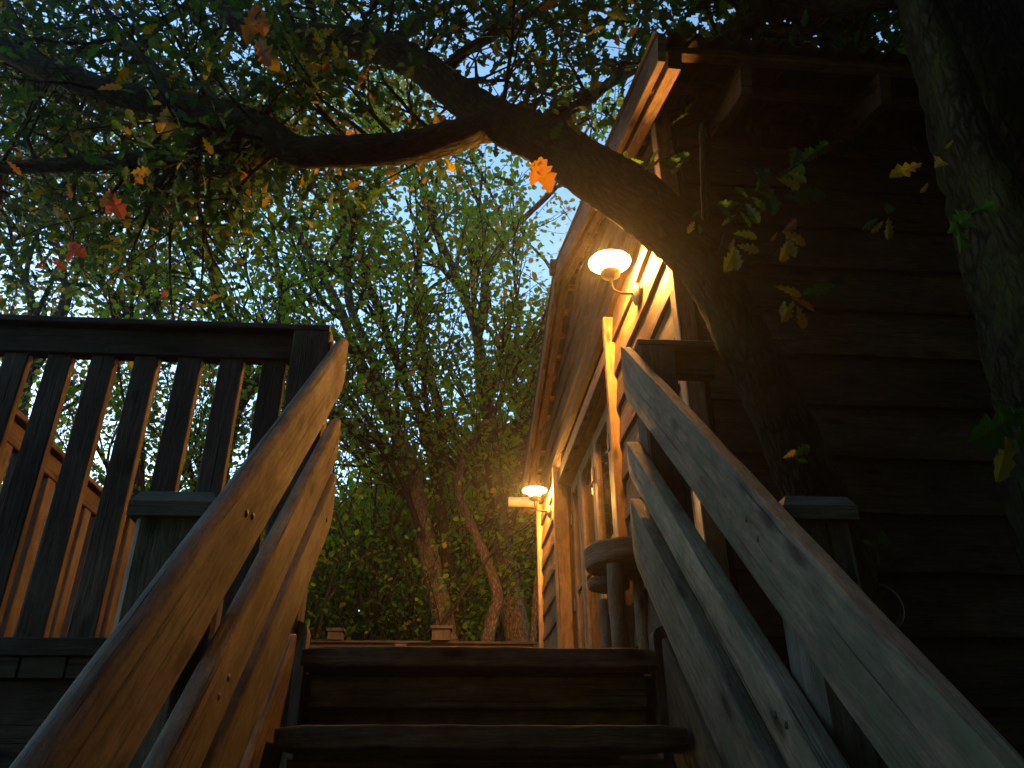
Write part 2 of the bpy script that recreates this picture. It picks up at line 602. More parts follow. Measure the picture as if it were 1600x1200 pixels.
# stair posts: lower pair with chamfered caps
for (x0, x1, Y, zt) in ((-.570, -.440, 1.42, .462), (.634, .754, 1.42, .478)):
    cx = (x0 + x1) / 2
    w = x1 - x0
    mb = MB(); plank(mb, (cx, Y + w / 2, GROUND), (cx, Y + w / 2, zt), w, w, up=(0, 1, 0), bev=.012, seg=6, wob=.0012)
    p = mb.build('post', M_POST, stair)
    mb = MB()
    hw = w / 2 + .012
    lathe_prof = []
    vs = []
    for (s_, z_) in ((1, zt + .001), (1, zt + .028), (.84, zt + .05), (.5, zt + .056)):
        for sx, sy in ((-1, -1), (1, -1), (1, 1), (-1, 1)):
            vs.append((cx + sx * hw * s_, Y + w / 2 + sy * hw * s_, z_))
    fs = [[3, 2, 1, 0]] + [[4 * k + i, 4 * k + (i + 1) % 4, 4 * k + 4 + (i + 1) % 4, 4 * k + 4 + i] for k in range(3) for i in range(4)] + [[12, 13, 14, 15]]
    mb.add(vs, fs, [[(0, 0), (.13, 0), (.13, .05), (0, .05)]] * len(fs))
    mb.build('post_cap', M_POST, p)
# rounded stub posts that end the stringers on the deck edge
for (x, w, zt) in ((-.445, .075, .475), (.625, .075, .47)):
    mb = MB()
    prof = [(-w / 2, DECK - .4), (w / 2, DECK - .4)] + [(w / 2 * math.cos(R(t)) if t not in (0, 180) else (w / 2 if t == 0 else -w / 2), zt - .03 + .03 * math.sin(R(t))) for t in range(0, 181, 20)]
    n = len(prof)
    vs = [(x + px, 2.37, pz) for px, pz in prof] + [(x + px, 2.43, pz) for px, pz in prof]
    fs = [list(range(n)), [n + i for i in range(n)][::-1]] + [[i, n + i, n + (i + 1) % n, (i + 1) % n] for i in range(n)]
    us = [[(p[1], p[0]) for p in prof], [(p[1], p[0]) for p in prof][::-1]] + [[(prof[i][1], 0), (prof[i][1], .06), (prof[(i + 1) % n][1], .06), (prof[(i + 1) % n][1], 0)] for i in range(n)]
    mb.add(vs, fs, us)
    mb.build('stub_post', M_RAIL, stair)

# ------------------------------------------------------------------ deck
deck = empty('deck', (-.45, 5.3, GROUND), 'raised timber deck at the head of the stairs', 'deck')
DX0, DX1, DY0, DY1 = -1.92, .86, 2.36, 8.32
x = DX0
first = None
while x < DX1 - .05:
    w = .118
    if XL - .1 < x < XR and False: pass
    if first is None:
        mb = MB(); plank(mb, (0, DY0 + .22, 0), (0, DY1, 0), .028, w, bev=.004)
        first = mb.build('plank', M_DECKWOOD, deck)
        first.location = (x + w / 2, 0, DECK - .016)
    else:
        o = link_copy(first, (x + w / 2, 0, DECK - .016 + random.uniform(-.001, .001)), deck)
    x += w + .006
mb = MB()
# front nosing blocks: short plank ends carried over the front beam, left of the stairs
first = None
x = DX0
while x < -.50:
    w = .118
    if first is None:
        mb = MB(); plank(mb, (0, DY0 + .03, 0), (0, DY0 + .215, 0), .055, w, bev=.004)
        first = mb.build('plank_end', M_DECKWOOD, deck)
        first.location = (x + w / 2, 0, DECK - .0535)
    else:
        link_copy(first, (x + w / 2, random.uniform(-.004, .004), DECK - .0535), deck)
    x += w + .006
z = DECK - .084
while z > GROUND + .1:
    mb = MB(); plank(mb, (DX0, DY0 + .06, z - .075), (-.48, DY0 + .06, z - .075), .145, .022, bev=.0012, seg=1)
    mb.build('skirt_board', M_DECKWOOD, deck)
    z -= .1456
for bx in (-1.8, -.6, .7):
    for by in (2.55, 5.3, 8.1):
        mb = MB(); plank(mb, (bx, by, GROUND), (bx, by, DECK - .20), .12, .12, up=(0, 1, 0), bev=.01)
        mb.build('deck_post', M_DECKWOOD, deck)
for by in (2.58, 4.4, 6.2, 8.1):
    mb = MB(); plank(mb, (DX0, by, DECK - .115), (DX1, by, DECK - .115), .15, .05)
    mb.build('deck_beam', M_DECKWOOD, deck)

# ------------------------------------------------------------------ balustrades
RT_Z = 1.462


def balustrade(p0, p1, label, posts, pitch=.139, bw=.078, bt=.034, first_off=.1, mat=M_DECKWOOD, caps=(), bottom=True, inset=.0, apron=.098):
    p0, p1 = Vector(p0), Vector(p1)
    d = (p1 - p0); L = d.length; d.normalize()
    root = empty('balustrade', ((p0 + p1) / 2)[:2] + (DECK,), label, 'balustrade', 'balustrades round the deck')
    z0 = DECK + .05 if bottom else DECK
    mb = MB(); plank(mb, p0 + Vector((0, 0, RT_Z - .0125)), p1 + Vector((0, 0, RT_Z - .0125)), .11, .025, up=(-d.y, d.x, 0), bev=.004, seg=8, wob=.0012)
    # the plank helper puts w along 'up': the cap lies flat
    mb.build('top_rail', mat, root)
    mb = MB(); plank(mb, p0 + Vector((0, 0, RT_Z - .027 - apron / 2)), p1 + Vector((0, 0, RT_Z - .027 - apron / 2)), apron, .05, bev=.004, seg=8, wob=.001)
    mb.build('apron_rail', mat, root)
    if bottom:
        mb = MB(); plank(mb, p0 + Vector((0, 0, DECK + .0)), p1 + Vector((0, 0, DECK + .0)), .05, .07, bev=.004, seg=8, wob=.001)
        mb.build('bottom_rail', mat, root)
    zlo, zhi = DECK + .022, RT_Z - .027 - apron + .002
    s = first_off
    first = None
    hgt = zhi - zlo
    while s < L - .04:
        if not any(abs(s - q) < .09 for q in posts):
            p = p0 + d * s
            if first is None:
                mb = MB(); plank(mb, (0, 0, -hgt / 2), (0, 0, hgt / 2), bt, bw, up=(-d.y, d.x, 0), bev=.003)
                first = mb.build('baluster', mat, root)
                first.location = (p.x, p.y, (zlo + zhi) / 2)
            else:
                o = link_copy(first, (p.x, p.y, (zlo + zhi) / 2), root)
                o.rotation_euler = (random.uniform(-.004, .004), random.uniform(-.004, .004), 0)
        s += pitch
    for q in posts:
        p = p0 + d * q
        mb = MB(); plank(mb, (p.x, p.y, DECK + .026), (p.x, p.y, RT_Z - .03), .12, .125, up=(-d.y, d.x, 0), bev=.006, seg=4, wob=.0006)
        mb.build('post', mat, root)
    for (q, w, zt) in caps:
        p = p0 + d * q
        mb = MB(); plank(mb, (p.x, p.y, RT_Z + .002), (p.x, p.y, RT_Z + zt), w * .8, w * .8, up=(-d.y, d.x, 0), bev=.004)
        po = mb.build('post_top', mat, root)
        mb = MB(); plank(mb, (p.x, p.y, RT_Z + zt + .001), (p.x, p.y, RT_Z + zt + .03), w, w, up=(-d.y, d.x, 0), bev=.006)
        mb.build('post_cap', mat, po)
    return root


YB = 2.415
balustrade((-1.86, YB, 0), (-.445, YB, 0), 'dark balustrade across the deck front left of the stairs', (1.36, .0), first_off=.125)
balustrade((-1.86, YB + .08, 0), (-1.86, 8.2, 0), 'balustrade down the left side of the deck, lit orange by the lamps', (2.0, 4.0, 5.7), mat=M_DECKWOOD, bottom=True, first_off=.12)
balustrade((-1.92, 8.27, 0), (.93, 8.27, 0), 'low looking far balustrade beneath the tree trunks beside the hut', (.06, 1.42, 2.8), caps=((1.816, .22, .11), (.78, .18, .08)), first_off=.2)
balustrade((.625, YB + .02, 0), (.90, YB + .02, 0), 'short balustrade between the right stair rails and the hut', (.065,), first_off=.32)

# ------------------------------------------------------------------ hut
HM = Matrix.Translation((.952, 2.74, 0)) @ Matrix.Rotation(R(1.006), 4, 'Z')
hut = empty('hut', (.952, 2.74, GROUND), 'dark timber cabin with corrugated gable roof, glazed doors and lamplit side wall', 'hut')
RS = .32
RIDGE_Y, HL, HW = 2.39, 4.78, 4.4


def roof_z(y):
    return 3.0 + RS * (y if y < RIDGE_Y else 2 * RIDGE_Y - y)


def siding(u0, u1, zb, name='siding_board', mat=M_SIDING, wall='left', h=.236, lip=.036, u0t=None, u1t=None):
    u0t = u0 if u0t is None else u0t
    u1t = u1 if u1t is None else u1t
    n = max(2, int((u1 - u0) / .22))
    mb = MB(HM)
    vs, fs, us = [], [], []
    ph = random.uniform(0, 6)
    for i in range(n + 1):
        s = i / n
        wv = .004 * math.sin(s * 9 + ph) + .003 * math.sin(s * 23 + ph * 2) + random.uniform(-.002, .002)
        dp = random.uniform(-.002, .002)
        for (dx, dz, top) in ((-.002, wv, 0), (-lip + dp, wv, 0), (-lip + dp, wv + .012, 0), (-.012 + dp, h, 1), (-.002, h, 1)):
            uu = (u0t + (u1t - u0t) * s) if top else (u0 + (u1 - u0) * s)
            if wall == 'left': vs.append((dx, uu, zb + dz))
            else: vs.append((uu, dx, zb + dz))
    for i in range(n):
        L0, L1 = (u1 - u0) * i / n, (u1 - u0) * (i + 1) / n
        cum = (0, .04, .052, .28, .30, .55)
        for k in range(5):
            j = (k + 1) % 5
            fs.append([i * 5 + k, i * 5 + j, (i + 1) * 5 + j, (i + 1) * 5 + k])
            us.append([(L0, cum[k]), (L0, cum[k + 1]), (L1, cum[k + 1]), (L1, cum[k])])
    fs.append([4, 3, 2, 1, 0]); us.append([(0, .3), (0, .28), (0, .05), (0, .04), (0, 0)])
    e = n * 5
    fs.append([e, e + 1, e + 2, e + 3, e + 4]); us.append([(0, 0), (0, .04), (0, .05), (0, .28), (0, .3)])
    mb.add(vs, fs, us)
    return mb.build(name, mat, hut)


def hbox(name, a, b, w, t, up, mat, parent=None, bev=.004, seg=1, wob=0, lab=None):
    mb = MB(HM)
    plank(mb, a, b, w, t, up, bev, seg=seg, wob=wob)
    return mb.build(name, mat, parent or hut, label=lab)


def slab(name, x0, x1, y0, y1, z0, z1, mat, parent=None):
    mb = MB(HM)
    vs = [(x, y, z) for z in (z0, z1) for x, y in ((x0, y0), (x1, y0), (x1, y1), (x0, y1))]
    fs = [[3, 2, 1, 0], [4, 5, 6, 7]] + [[i, (i + 1) % 4, 4 + (i + 1) % 4, 4 + i] for i in range(4)]
    mb.add(vs, fs, [[(0, 0), (1, 0), (1, 1), (0, 1)]] * 6)
    return mb.build(name, mat, parent or hut)


OP0, OP1, HEAD = 1.30, 3.36, 2.31        # glazed opening along the side wall
# left wall siding
zb = 2.64 - .2175 * 19
k = 0
while zb < 2.60:
    siding(.035, OP0 - .03, zb)
    siding(OP1 + .06, HL - .035, zb)
    if zb < DECK - .3: siding(OP0 - .03, OP1 + .06, zb)
    zb += .2175
zb = 2.64
while zb < 3.62:
    h = .236
    lo = max(.03, (zb - 2.93) / RS)
    lot = max(.03, (zb + h - 2.93) / RS)
    if lot > RIDGE_Y - .05:
        h = max(.03, 2.93 + RS * (RIDGE_Y - .06) - zb)
        lot = RIDGE_Y - .06
    if lo < RIDGE_Y - .1:
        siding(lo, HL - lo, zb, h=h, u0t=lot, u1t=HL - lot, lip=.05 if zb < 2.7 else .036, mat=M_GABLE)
    zb += .2175
# wall carcass behind the boards (left with its opening, gable, front, back, right)
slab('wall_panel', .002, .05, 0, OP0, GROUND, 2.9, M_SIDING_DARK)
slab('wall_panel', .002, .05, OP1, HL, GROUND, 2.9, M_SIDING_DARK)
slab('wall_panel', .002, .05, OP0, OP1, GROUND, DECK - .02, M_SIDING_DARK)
slab('wall_panel', .030, .130, OP0, OP1, HEAD + .05, 2.9, M_SIDING_DARK)
slab('door_lining', .051, .125, OP0 - .03, OP0 - .002, DECK + .012, HEAD + .049, M_FRAME)
slab('door_lining', .051, .125, OP1 + .002, OP1 + .03, DECK + .012, HEAD + .049, M_FRAME)
slab('door_lining', -.02, .125, OP0, OP1, HEAD + .002, HEAD + .049, M_FRAME)
mb = MB(HM)
gp = [(0, 2.9), (HL, 2.9), (RIDGE_Y, 2.9 + RS * RIDGE_Y)]
mb.add([(.004, y, z) for y, z in gp] + [(.05, y, z) for y, z in gp], [[0, 2, 1], [3, 4, 5], [0, 1, 4, 3], [1, 2, 5, 4], [2, 0, 3, 5]],
       [[(0, 0), (1, 0), (0, 1)]] * 2 + [[(0, 0), (1, 0), (1, 1), (0, 1)]] * 3)
mb.build('gable_panel', M_SIDING_DARK, hut)
slab('wall_panel', .052, HW, .002, .05, GROUND, 2.93, M_SIDING_DARK)
slab('wall_panel', .052, HW, HL - .05, HL - .002, GROUND, 2.93, M_SIDING_DARK)
slab('wall_panel', HW, HW + .05, 0, HL, GROUND, 3.4, M_SIDING_DARK)
slab('floor_board', .052, HW - .002, .052, HL - .052, DECK - .1, DECK + .01, M_ROOM)
slab('inner_wall', 2.3, 2.35, .052, HL - .052, DECK + .012, 2.9, M_ROOM)
# front wall boards
zb = 1.842 - .222 * 15
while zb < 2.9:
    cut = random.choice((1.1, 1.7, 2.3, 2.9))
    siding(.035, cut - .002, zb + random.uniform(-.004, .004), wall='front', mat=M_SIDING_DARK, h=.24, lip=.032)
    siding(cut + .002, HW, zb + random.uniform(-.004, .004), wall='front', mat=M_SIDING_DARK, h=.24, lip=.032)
    zb += .222
# corner boards
for (yy, nm) in ((-.0, 'near'), (HL, 'far')):
    zt = 2.95
    hbox('corner_board', (-.03, yy, GROUND), (-.03, yy, zt), .072, .075, (0, 1, 0), M_FRAME, seg=5, wob=.001)
# opening: posts, header, glazed doors
hbox('door_post', (-.045, OP1 + .02, DECK + .005), (-.045, OP1 + .02, 2.475), .07, .115, (0, 1, 0), M_FRAME, seg=6, wob=.001)
hbox('door_post', (-.035, OP0 - .01, DECK + .005), (-.035, OP0 - .01, 2.60), .05, .085, (0, 1, 0), M_FRAME, seg=6, wob=.001)
hbox('header_beam', (-.048, OP0 + .04, HEAD + .05), (-.048, OP1 - .04, HEAD + .05), .10, .052, (0, 0, 1), M_FRAME, seg=4, wob=.001)
m, nt, N, L_, b = new_mat('window_glass')
b.inputs['Transmission Weight'].default_value = 1
b.inputs['Roughness'].default_value = .02
b.inputs['Base Color'].default_value = (.9, .95, .93, 1)
b.inputs['IOR'].default_value = 1.5
tcg = N.new('ShaderNodeTexCoord')
ng = noise(N, L_, tcg.outputs['Object'], 3, 3)
bpg = N.new('ShaderNodeBump'); bpg.inputs['Strength'].default_value = .05; bpg.inputs['Distance'].default_value = .02
L_.new(ng.outputs[0], bpg.inputs['Height']); L_.new(bpg.outputs[0], b.inputs['Normal'])
M_GLASS = m
edges = (OP0 + .02, 1.80, 2.36, 2.95, OP1 - .02)
nd = 4
for k in range(nd):
    y0, y1 = edges[k] + .004, edges[k + 1] - .004
    zl, zh = DECK + .02, HEAD - .004
    dx = .062
    sw = .080
    # the door is its bottom and top rail; stiles and pane hang on it
    mb = MB(HM)
    plank(mb, (dx, y0 + sw, zl + .07), (dx, y1 - sw, zl + .07), .14, .045)
    d = mb.build('glazed_door', M_FRAME, hut)
    hbox('door_rail', (dx, y0 + sw, zh - .045), (dx, y1 - sw, zh - .045), .09, .045, (0, 0, 1), M_FRAME, d)
    hbox('stile', (dx, y0 + sw / 2, zl), (dx, y0 + sw / 2, zh), sw, .05, (0, 1, 0), M_FRAME, d, seg=4, wob=.0005)
    hbox('stile', (dx, y1 - sw / 2, zl), (dx, y1 - sw / 2, zh), sw, .05, (0, 1, 0), M_FRAME, d, seg=4, wob=.0005)
    slab('pane', dx - .006, dx, y0 + sw - .005, y1 - sw + .005, zl + .135, zh - .085, M_GLASS, d)
    hbox('glazing_bar', (dx, y0 + sw, 1.45), (dx, y1 - sw, 1.45), .03, .04, (0, 0, 1), M_FRAME, d)
    for hz in (.72, 1.35, 2.02):
        yy = y1 - .004 if k == nd - 1 else y0 + .004
        hbox('hinge', (dx - .034, yy, hz - .05), (dx - .034, yy, hz + .05), .055, .012, (0, 1, 0), M_IRON, d)
# roof -------------------------------------------------------------
OV, EAVE = -.185, -.52
WAVE, AMP, TH = .095, .019, .004


def sheet(x0, x1, far):
    n = int(round((x1 - x0) / WAVE * 8))
    ys = np.linspace(EAVE if not far else RIDGE_Y - .02, RIDGE_Y + .02 if not far else HL - EAVE, 4)
    mb = MB(HM)
    vs, fs, us = [], [], []
    for side in (0, 1):
        for yy in ys:
            for i in range(n + 1):
                xx = x0 + (x1 - x0) * i / n
                zz = roof_z(yy) + AMP * math.cos(2 * math.pi * xx / WAVE) + AMP + side * TH
                if far: zz -= .006
                vs.append((xx, yy, zz))
    W = n + 1
    o2 = 4 * W
    for j in range(3):
        for i in range(n):
            q = [j * W + i, j * W + i + 1, (j + 1) * W + i + 1, (j + 1) * W + i]
            fs.append(q[::-1]); fs.append([o2 + t for t in q])
    for j in (0, 3):
        for i in range(n):
            fs.append([j * W + i, j * W + i + 1, o2 + j * W + i + 1, o2 + j * W + i] if j == 0 else [j * W + i + 1, j * W + i, o2 + j * W + i, o2 + j * W + i + 1])
    for i in (0, n):
        for j in range(3):
            fs.append([j * W + i, o2 + j * W + i, o2 + (j + 1) * W + i, (j + 1) * W + i])
    mb.add(vs, fs, [[(0, 0), (1, 0), (1, 1), (0, 1)]] * len(fs))
    return mb.build('roof_sheet', M_ROOF, hut, smooth=False)


xx = OV
while xx < HW + .1:
    x1 = xx + WAVE * 10
    for far in (False, True):
        sheet(xx - .004, x1 - .002, far)
    xx = x1
mb = MB(HM)
tube(mb, [(OV - .03, RIDGE_Y, roof_z(RIDGE_Y) + .01), (HW + .2, RIDGE_Y, roof_z(RIDGE_Y) + .01)], [.07, .07], 10)
mb.build('ridge_cap', M_ROOF, hut, smooth=True)
sl = Vector((0, 1, RS)).normalized()
for far in (False, True):
    f = (lambda y: 2 * RIDGE_Y - y) if far else (lambda y: y)
    # outer bargeboard and the flying rafter inside it
    for (xc, t, top, dep, nm, y_0, y_1) in ((OV + .024, .034, .012, .13, 'barge_board', EAVE + .01, RIDGE_Y - .003), (OV + .088, .058, -.042, .085, 'fly_rafter', EAVE + .05, RIDGE_Y - .003)):
        zc = top - dep / 2
        hbox(nm, (xc, f(y_0), roof_z(y_0) + zc), (xc, f(y_1), roof_z(y_1) + zc), dep, t, (0, 0, 1), M_ROOFWOOD, seg=8, wob=.001)
    yb = EAVE + .085
    while yb < RIDGE_Y - .08:
        hbox('batten', (OV + .044, f(yb), roof_z(yb) - .019), (HW, f(yb), roof_z(yb) - .019), .038, .05, (0, 0, 1), M_FRAME)
        yb += .243
    xr = .225
    while xr < HW:
        yl = EAVE + .10
        zc = -.041 - .08
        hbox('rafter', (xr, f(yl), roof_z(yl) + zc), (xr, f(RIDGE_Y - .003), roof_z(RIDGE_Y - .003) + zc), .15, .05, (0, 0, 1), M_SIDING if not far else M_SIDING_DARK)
        xr += .62
    xr = .0
# far eave gutter
mb = MB(HM)
tube(mb, [(OV - .14, HL - EAVE - .30, roof_z(HL - EAVE) - .085), (HW, HL - EAVE - .30, roof_z(HL - EAVE) - .085)], [.052, .052], 12)
mb.build('gutter', M_GUTTER, hut, smooth=True)
hbox('fascia_board', (OV + .03, HL - EAVE - .03, roof_z(HL - EAVE) - .03), (HW, HL - EAVE - .03, roof_z(HL - EAVE) - .03), .12, .025, (0, 0, 1), M_FRAME)

# ------------------------------------------------------------------ lamps on the side wall
m, nt, N, L_, b = new_mat('glowing_lamp_glass')
em = N.new('ShaderNodeEmission')
em.inputs[0].default_value = (1.0, .43, .08, 1)
em.inputs[1].default_value = LAMP
L_.new(em.outputs[0], N['Material Output'].inputs['Surface'])
M_GLOW = m


def wall_lamp(y, label):
    base = HM @ Vector((-.03, y, 2.326))
    root = empty('wall_lamp', base, label, 'lamp', 'lamps on the hut wall')
    mb = MB(HM); lathe(mb, (-.036, y, 2.326), [(.058, 0), (.058, .012), (.045, .02), (.018, .03)], 24, axis=(-1, 0, 0))
    mb.build('back_plate', M_PLATE, root, smooth=False)
    px = -.172
    arm = catmull([(-.05, y, 2.33), (-.09, y, 2.328), (-.135, y, 2.332), (-.163, y, 2.352), (px, y, 2.39), (px, y, 2.425)], 5)
    mb = MB(HM); tube(mb, arm, [.0075] * len(arm), 10)
    mb.build('arm', M_IRON, root, smooth=True)
    mb = MB(HM); lathe(mb, (px, y, 2.42), [(.012, 0), (.03, .004), (.05, .018), (.052, .04), (.044, .044)], 24)
    mb.build('lamp_holder', M_IRON, root, smooth=True)
    mb = MB(HM); lathe(mb, (px, y, 2.4645), [(.035, 0), (.046, .012), (.05, .032), (.046, .054), (.034, .066)], 24)
    mb.build('lamp_glass', M_GLOW, root, smooth=True)
    mb = MB(HM); lathe(mb, (px, y, 2.532), [(.03, 0), (.108, -.012), (.112, -.013), (.108, -.008), (.04, .012), (.012, .02), (.002, .021)], 32)
    mb.build('reflector', M_ENAMEL, root, smooth=True)
    return root


wall_lamp(.62, 'large glowing wall lamp behind the leaning branch, nearer the stairs')
wall_lamp(4.04, 'smaller looking wall lamp at the far corner of the hut beyond the doors')

# ------------------------------------------------------------------ rustic table by the doors
TX, TY = .835, 3.72
tb = empty('table', (TX, TY, DECK), 'rustic round wooden table with log legs between the stairs and the hut doors', 'table')
mb = MB(); lathe(mb, (TX, TY, 1.0), [(.18, -.012), (.205, 0), (.213, .02), (.215, .085), (.205, .098), (.10, .10)], 30)
mb.build('table_top', M_TREAD, tb)
mb = MB(); lathe(mb, (TX - .085, TY + .10, .925), [(.07, -.006), (.098, .004), (.103, .025), (.098, .045), (.07, .05)], 26)
mb.build('under_shelf', M_TREAD, tb)
for (lx, ly, rr, zt) in ((.742, 3.60, .040, .987), (.735, 3.84, .034, .878), (.90, 3.78, .04, .987)):
    mb = MB(); tube(mb, catmull([(lx, ly, DECK + .002), (lx + .004, ly, .6), (lx - .003, ly, .8), (lx, ly, zt)], 3), [rr * random.uniform(.95, 1.05) for _ in range(10)], 12)
    mb.build('leg', M_TREAD, tb, smooth=True)

# hoop on the dark front wall
hp = at(1381, 947, 2.66)
mb = MB(); ring = [(hp.x + .075 * math.cos(t), 2.685, hp.z + .075 * math.sin(t)) for t in np.linspace(0, 2 * math.pi, 33)]
tube(mb, ring, [.009] * 33, 8, caps=False)
tag(mb.build('hoop', M_IRON, None, smooth=True), 'dull round hoop hanging on the dark hut wall behind the right stair post', 'hoop')

# ------------------------------------------------------------------ trees
SMALL_V = np.array([(0, 0, 0), (.28, .30, .06), (.70, .36, .05), (1, 0, -.06), (.74, -.33, .05), (.30, -.32, .06)])
SMALL_F = np.array([(0, 3, 2, 1), (0, 5, 4, 3)])
ox = [0, .10, .22, .32, .44, .54, .66, .77, .88, 1.0]
oy = [.02, .06, .15, .085, .235, .13, .29, .17, .19, .02]
OAK_V = np.array([(x, 0, -.14 * x * x) for x in ox] + [(x + .04 * (i % 2), y, .22 * y - .14 * x * x + .02 * (i % 3)) for i, (x, y) in enumerate(zip(ox, oy))] + [(x + .04 * (i % 2), -y * .92, .17 * y - .14 * x * x - .02 * (i % 2)) for i, (x, y) in enumerate(zip(ox, oy))])
OAK_F = np.array([(i, i + 1, 11 + i, 10 + i) for i in range(9)] + [(i + 1, i, 20 + i, 21 + i) for i in range(9)])


def leaf_frames(n, flat=.5, droop=.25):
    nm = rng.normal(size=(n, 3)); nm[:, 2] = np.abs(nm[:, 2]) + flat
    nm /= np.linalg.norm(nm, axis=1, keepdims=True)
    t = rng.normal(size=(n, 3)); t[:, 2] -= droop
    t -= nm * np.sum(t * nm, axis=1, keepdims=True)
    t /= np.linalg.norm(t, axis=1, keepdims=True) + 1e-9
    return t, np.cross(nm, t), nm


def leaf_mesh(name, P, size, V, F, mats, parent, kind='stuff', droop=.25, flat=.5, pal=None):
    n = len(P)
    T, B, Nn = leaf_frames(n, flat, droop)
    v = P[:, None, :] + size[:, None, None] * (V[None, :, 0:1] * T[:, None, :] + V[None, :, 1:2] * B[:, None, :] + V[None, :, 2:3] * Nn[:, None, :])
    v = v.reshape(-1, 3).astype(np.float32)
    f = (F[None] + (np.arange(n) * len(V))[:, None, None]).reshape(-1).astype(np.int32)
    k = F.shape[1]
    nf = n * len(F)
    me = bpy.data.meshes.new(name)
    me.vertices.add(len(v)); me.vertices.foreach_set('co', v.reshape(-1))
    me.loops.add(nf * k); me.loops.foreach_set('vertex_index', f)
    me.polygons.add(nf)
    me.polygons.foreach_set('loop_start', np.arange(nf, dtype=np.int32) * k)
    for mm in (pal or LEAF): me.materials.append(mm)
    me.polygons.foreach_set('material_index', np.repeat(mats, len(F)).astype(np.int32))
    me.update(calc_edges=True)
    o = bpy.data.objects.new(name, me)
    COL.objects.link(o)
    adopt(o, parent)
    if kind: o['kind'] = kind
    return o


def pick_mats(n, w):
    w = np.array(w, float); w /= w.sum()
    return rng.choice(5, size=n, p=w)


def grow(mb, tips, p, d, L, r, lev, up=.12, wander=.22, spread=.7, kids=(4, 6), minr=.0055, shrink=.62, sides=6):
    n = max(3, int(L / .16))
    pts, rad = [Vector(p)], [r]
    d = Vector(d).normalized()
    for i in range(n):
        d = (d + Vector((random.gauss(0, 1), random.gauss(0, 1), random.gauss(0, 1))) * (wander / math.sqrt(n)) + Vector((0, 0, up / n))).normalized()
        pts.append(pts[-1] + d * (L / n))
        rad.append(max(minr, r * (1 - .75 * (i + 1) / n)))
    tube(mb, pts, rad, sides if lev > 1 else 4, caps=False)
    if lev <= 1:
        for i in range(1, len(pts)): tips.append((pts[i], (pts[i] - pts[i - 1]).normalized()))
    if lev > 0:
        for k in range(random.randint(*kids)):
            i = random.randint(max(1, n // 4), n)
            q = pts[i]
            dd = (pts[i] - pts[i - 1]).normalized()
            a = Vector((random.gauss(0, 1), random.gauss(0, 1), random.gauss(0, 1)))
            a = (a - dd * a.dot(dd)).normalized()
            nd = (dd + a * spread * random.uniform(.6, 1.3)).normalized()
            grow(mb, tips, q, nd, L * shrink * random.uniform(.7, 1.15), max(minr, rad[i] * .7), lev - 1, up, wander, spread, kids, minr, shrink, sides)


def bough(mb, tips, p, d, L, r, lev):
    """a forking bough: stout, gently curved, few children that keep its direction"""
    n = max(4, int(L / .2))
    pts, rad = [Vector(p)], [r]
    d = Vector(d).normalized()
    bend = Vector((random.gauss(0, .35), random.gauss(0, .25), random.uniform(.1, .45))) / n
    for i in range(n):
        d = (d + bend + Vector((random.gauss(0, 1), random.gauss(0, 1), random.gauss(0, 1))) * .10).normalized()
        pts.append(pts[-1] + d * (L / n))
        rad.append(max(.005, r * (1 - .6 * (i + 1) / n)))
    tube(mb, pts, rad, 6 if lev else 4, caps=False)
    if lev == 0:
        for i in range(1, len(pts)): tips.append((pts[i], d))
        return
    if lev == 1:
        for i in range(len(pts) // 2, len(pts)): tips.append((pts[i], d))
    for k in range(random.randint(3, 4) if lev > 1 else random.randint(4, 6)):
        i = random.randint(max(1, n // 4), n)
        dd = (pts[i] - pts[i - 1]).normalized()
        a = Vector((random.gauss(0, 1), random.gauss(0, 1), random.gauss(0, .7)))
        a = (a - dd * a.dot(dd)).normalized()
        bough(mb, tips, pts[i], (dd + a * random.uniform(.4, .85)).normalized(), L * random.uniform(.5, .75), max(.006, rad[i] * .65), lev - 1)


def tip_points(tips, per, spreadr, keep=1.0):
    P = np.array([tuple(t[0]) for t in tips])
    if keep < 1: P = P[rng.random(len(P)) < keep]
    P = np.repeat(P, per, axis=0)
    return P + rng.normal(size=P.shape) * spreadr


def px_path(pts, Y=None):
    return [at(q[0], q[1], q[2] if len(q) > 2 else Y) for q in pts]


def tree(name, label, cat, stems, bark_mat, leaf_w, per=14, size=(.058, .108), sprd=.10, group='trees beyond the deck', spawn=None, crown='crown', lev=2, blen=1.5, up=.45, spread=.62, every=3, start=.35):
    base = Vector(stems[0][0][0]); base = Vector((base.x, base.y, GROUND))
    root = empty(name, base, label, cat, group)
    tips = []
    twig = MB()
    first = True
    for (path, r0_, r1_, doleaf) in stems:
        if first:
            path = [base + Vector((0, 0, -.05))] + [base.lerp(Vector(path[0]), .6)] + list(path)
        c = catmull(path, 4)
        n = len(c)
        rad = [r0_ + (r1_ - r0_) * (i / (n - 1)) ** .8 for i in range(n)]
        mb = MB()
        tube(mb, c, rad, 10, bump=.06)
        mb.build('trunk' if first else 'limb', bark_mat, root, smooth=True)
        if doleaf:
            for i in range(int(n * start), n, every):
                dd = (c[min(i + 1, n - 1)] - c[i - 1]).normalized()
                for q in range(1 if i < n - 1 else 2):
                    a = Vector((random.gauss(0, 1), random.gauss(0, .8), random.gauss(0, .5)))
                    a = (a - dd * a.dot(dd)).normalized()
                    bough(twig, tips, c[i], (dd * .9 + a * spread).normalized(), blen * random.uniform(.8, 1.3), min(rad[i] * .8, random.uniform(.028, .05)), lev)
        first = False
    if twig.v:
        o = twig.build('twigs', M_BOUGH, root, kind='stuff', smooth=True)
    if tips and per:
        P = tip_points(tips, per, sprd, .62)
        leaf_mesh(crown, P, rng.uniform(size[0], size[1], len(P)), SMALL_V, SMALL_F, pick_mats(len(P), leaf_w), root, droop=.05, flat=.8)
    return root, tips


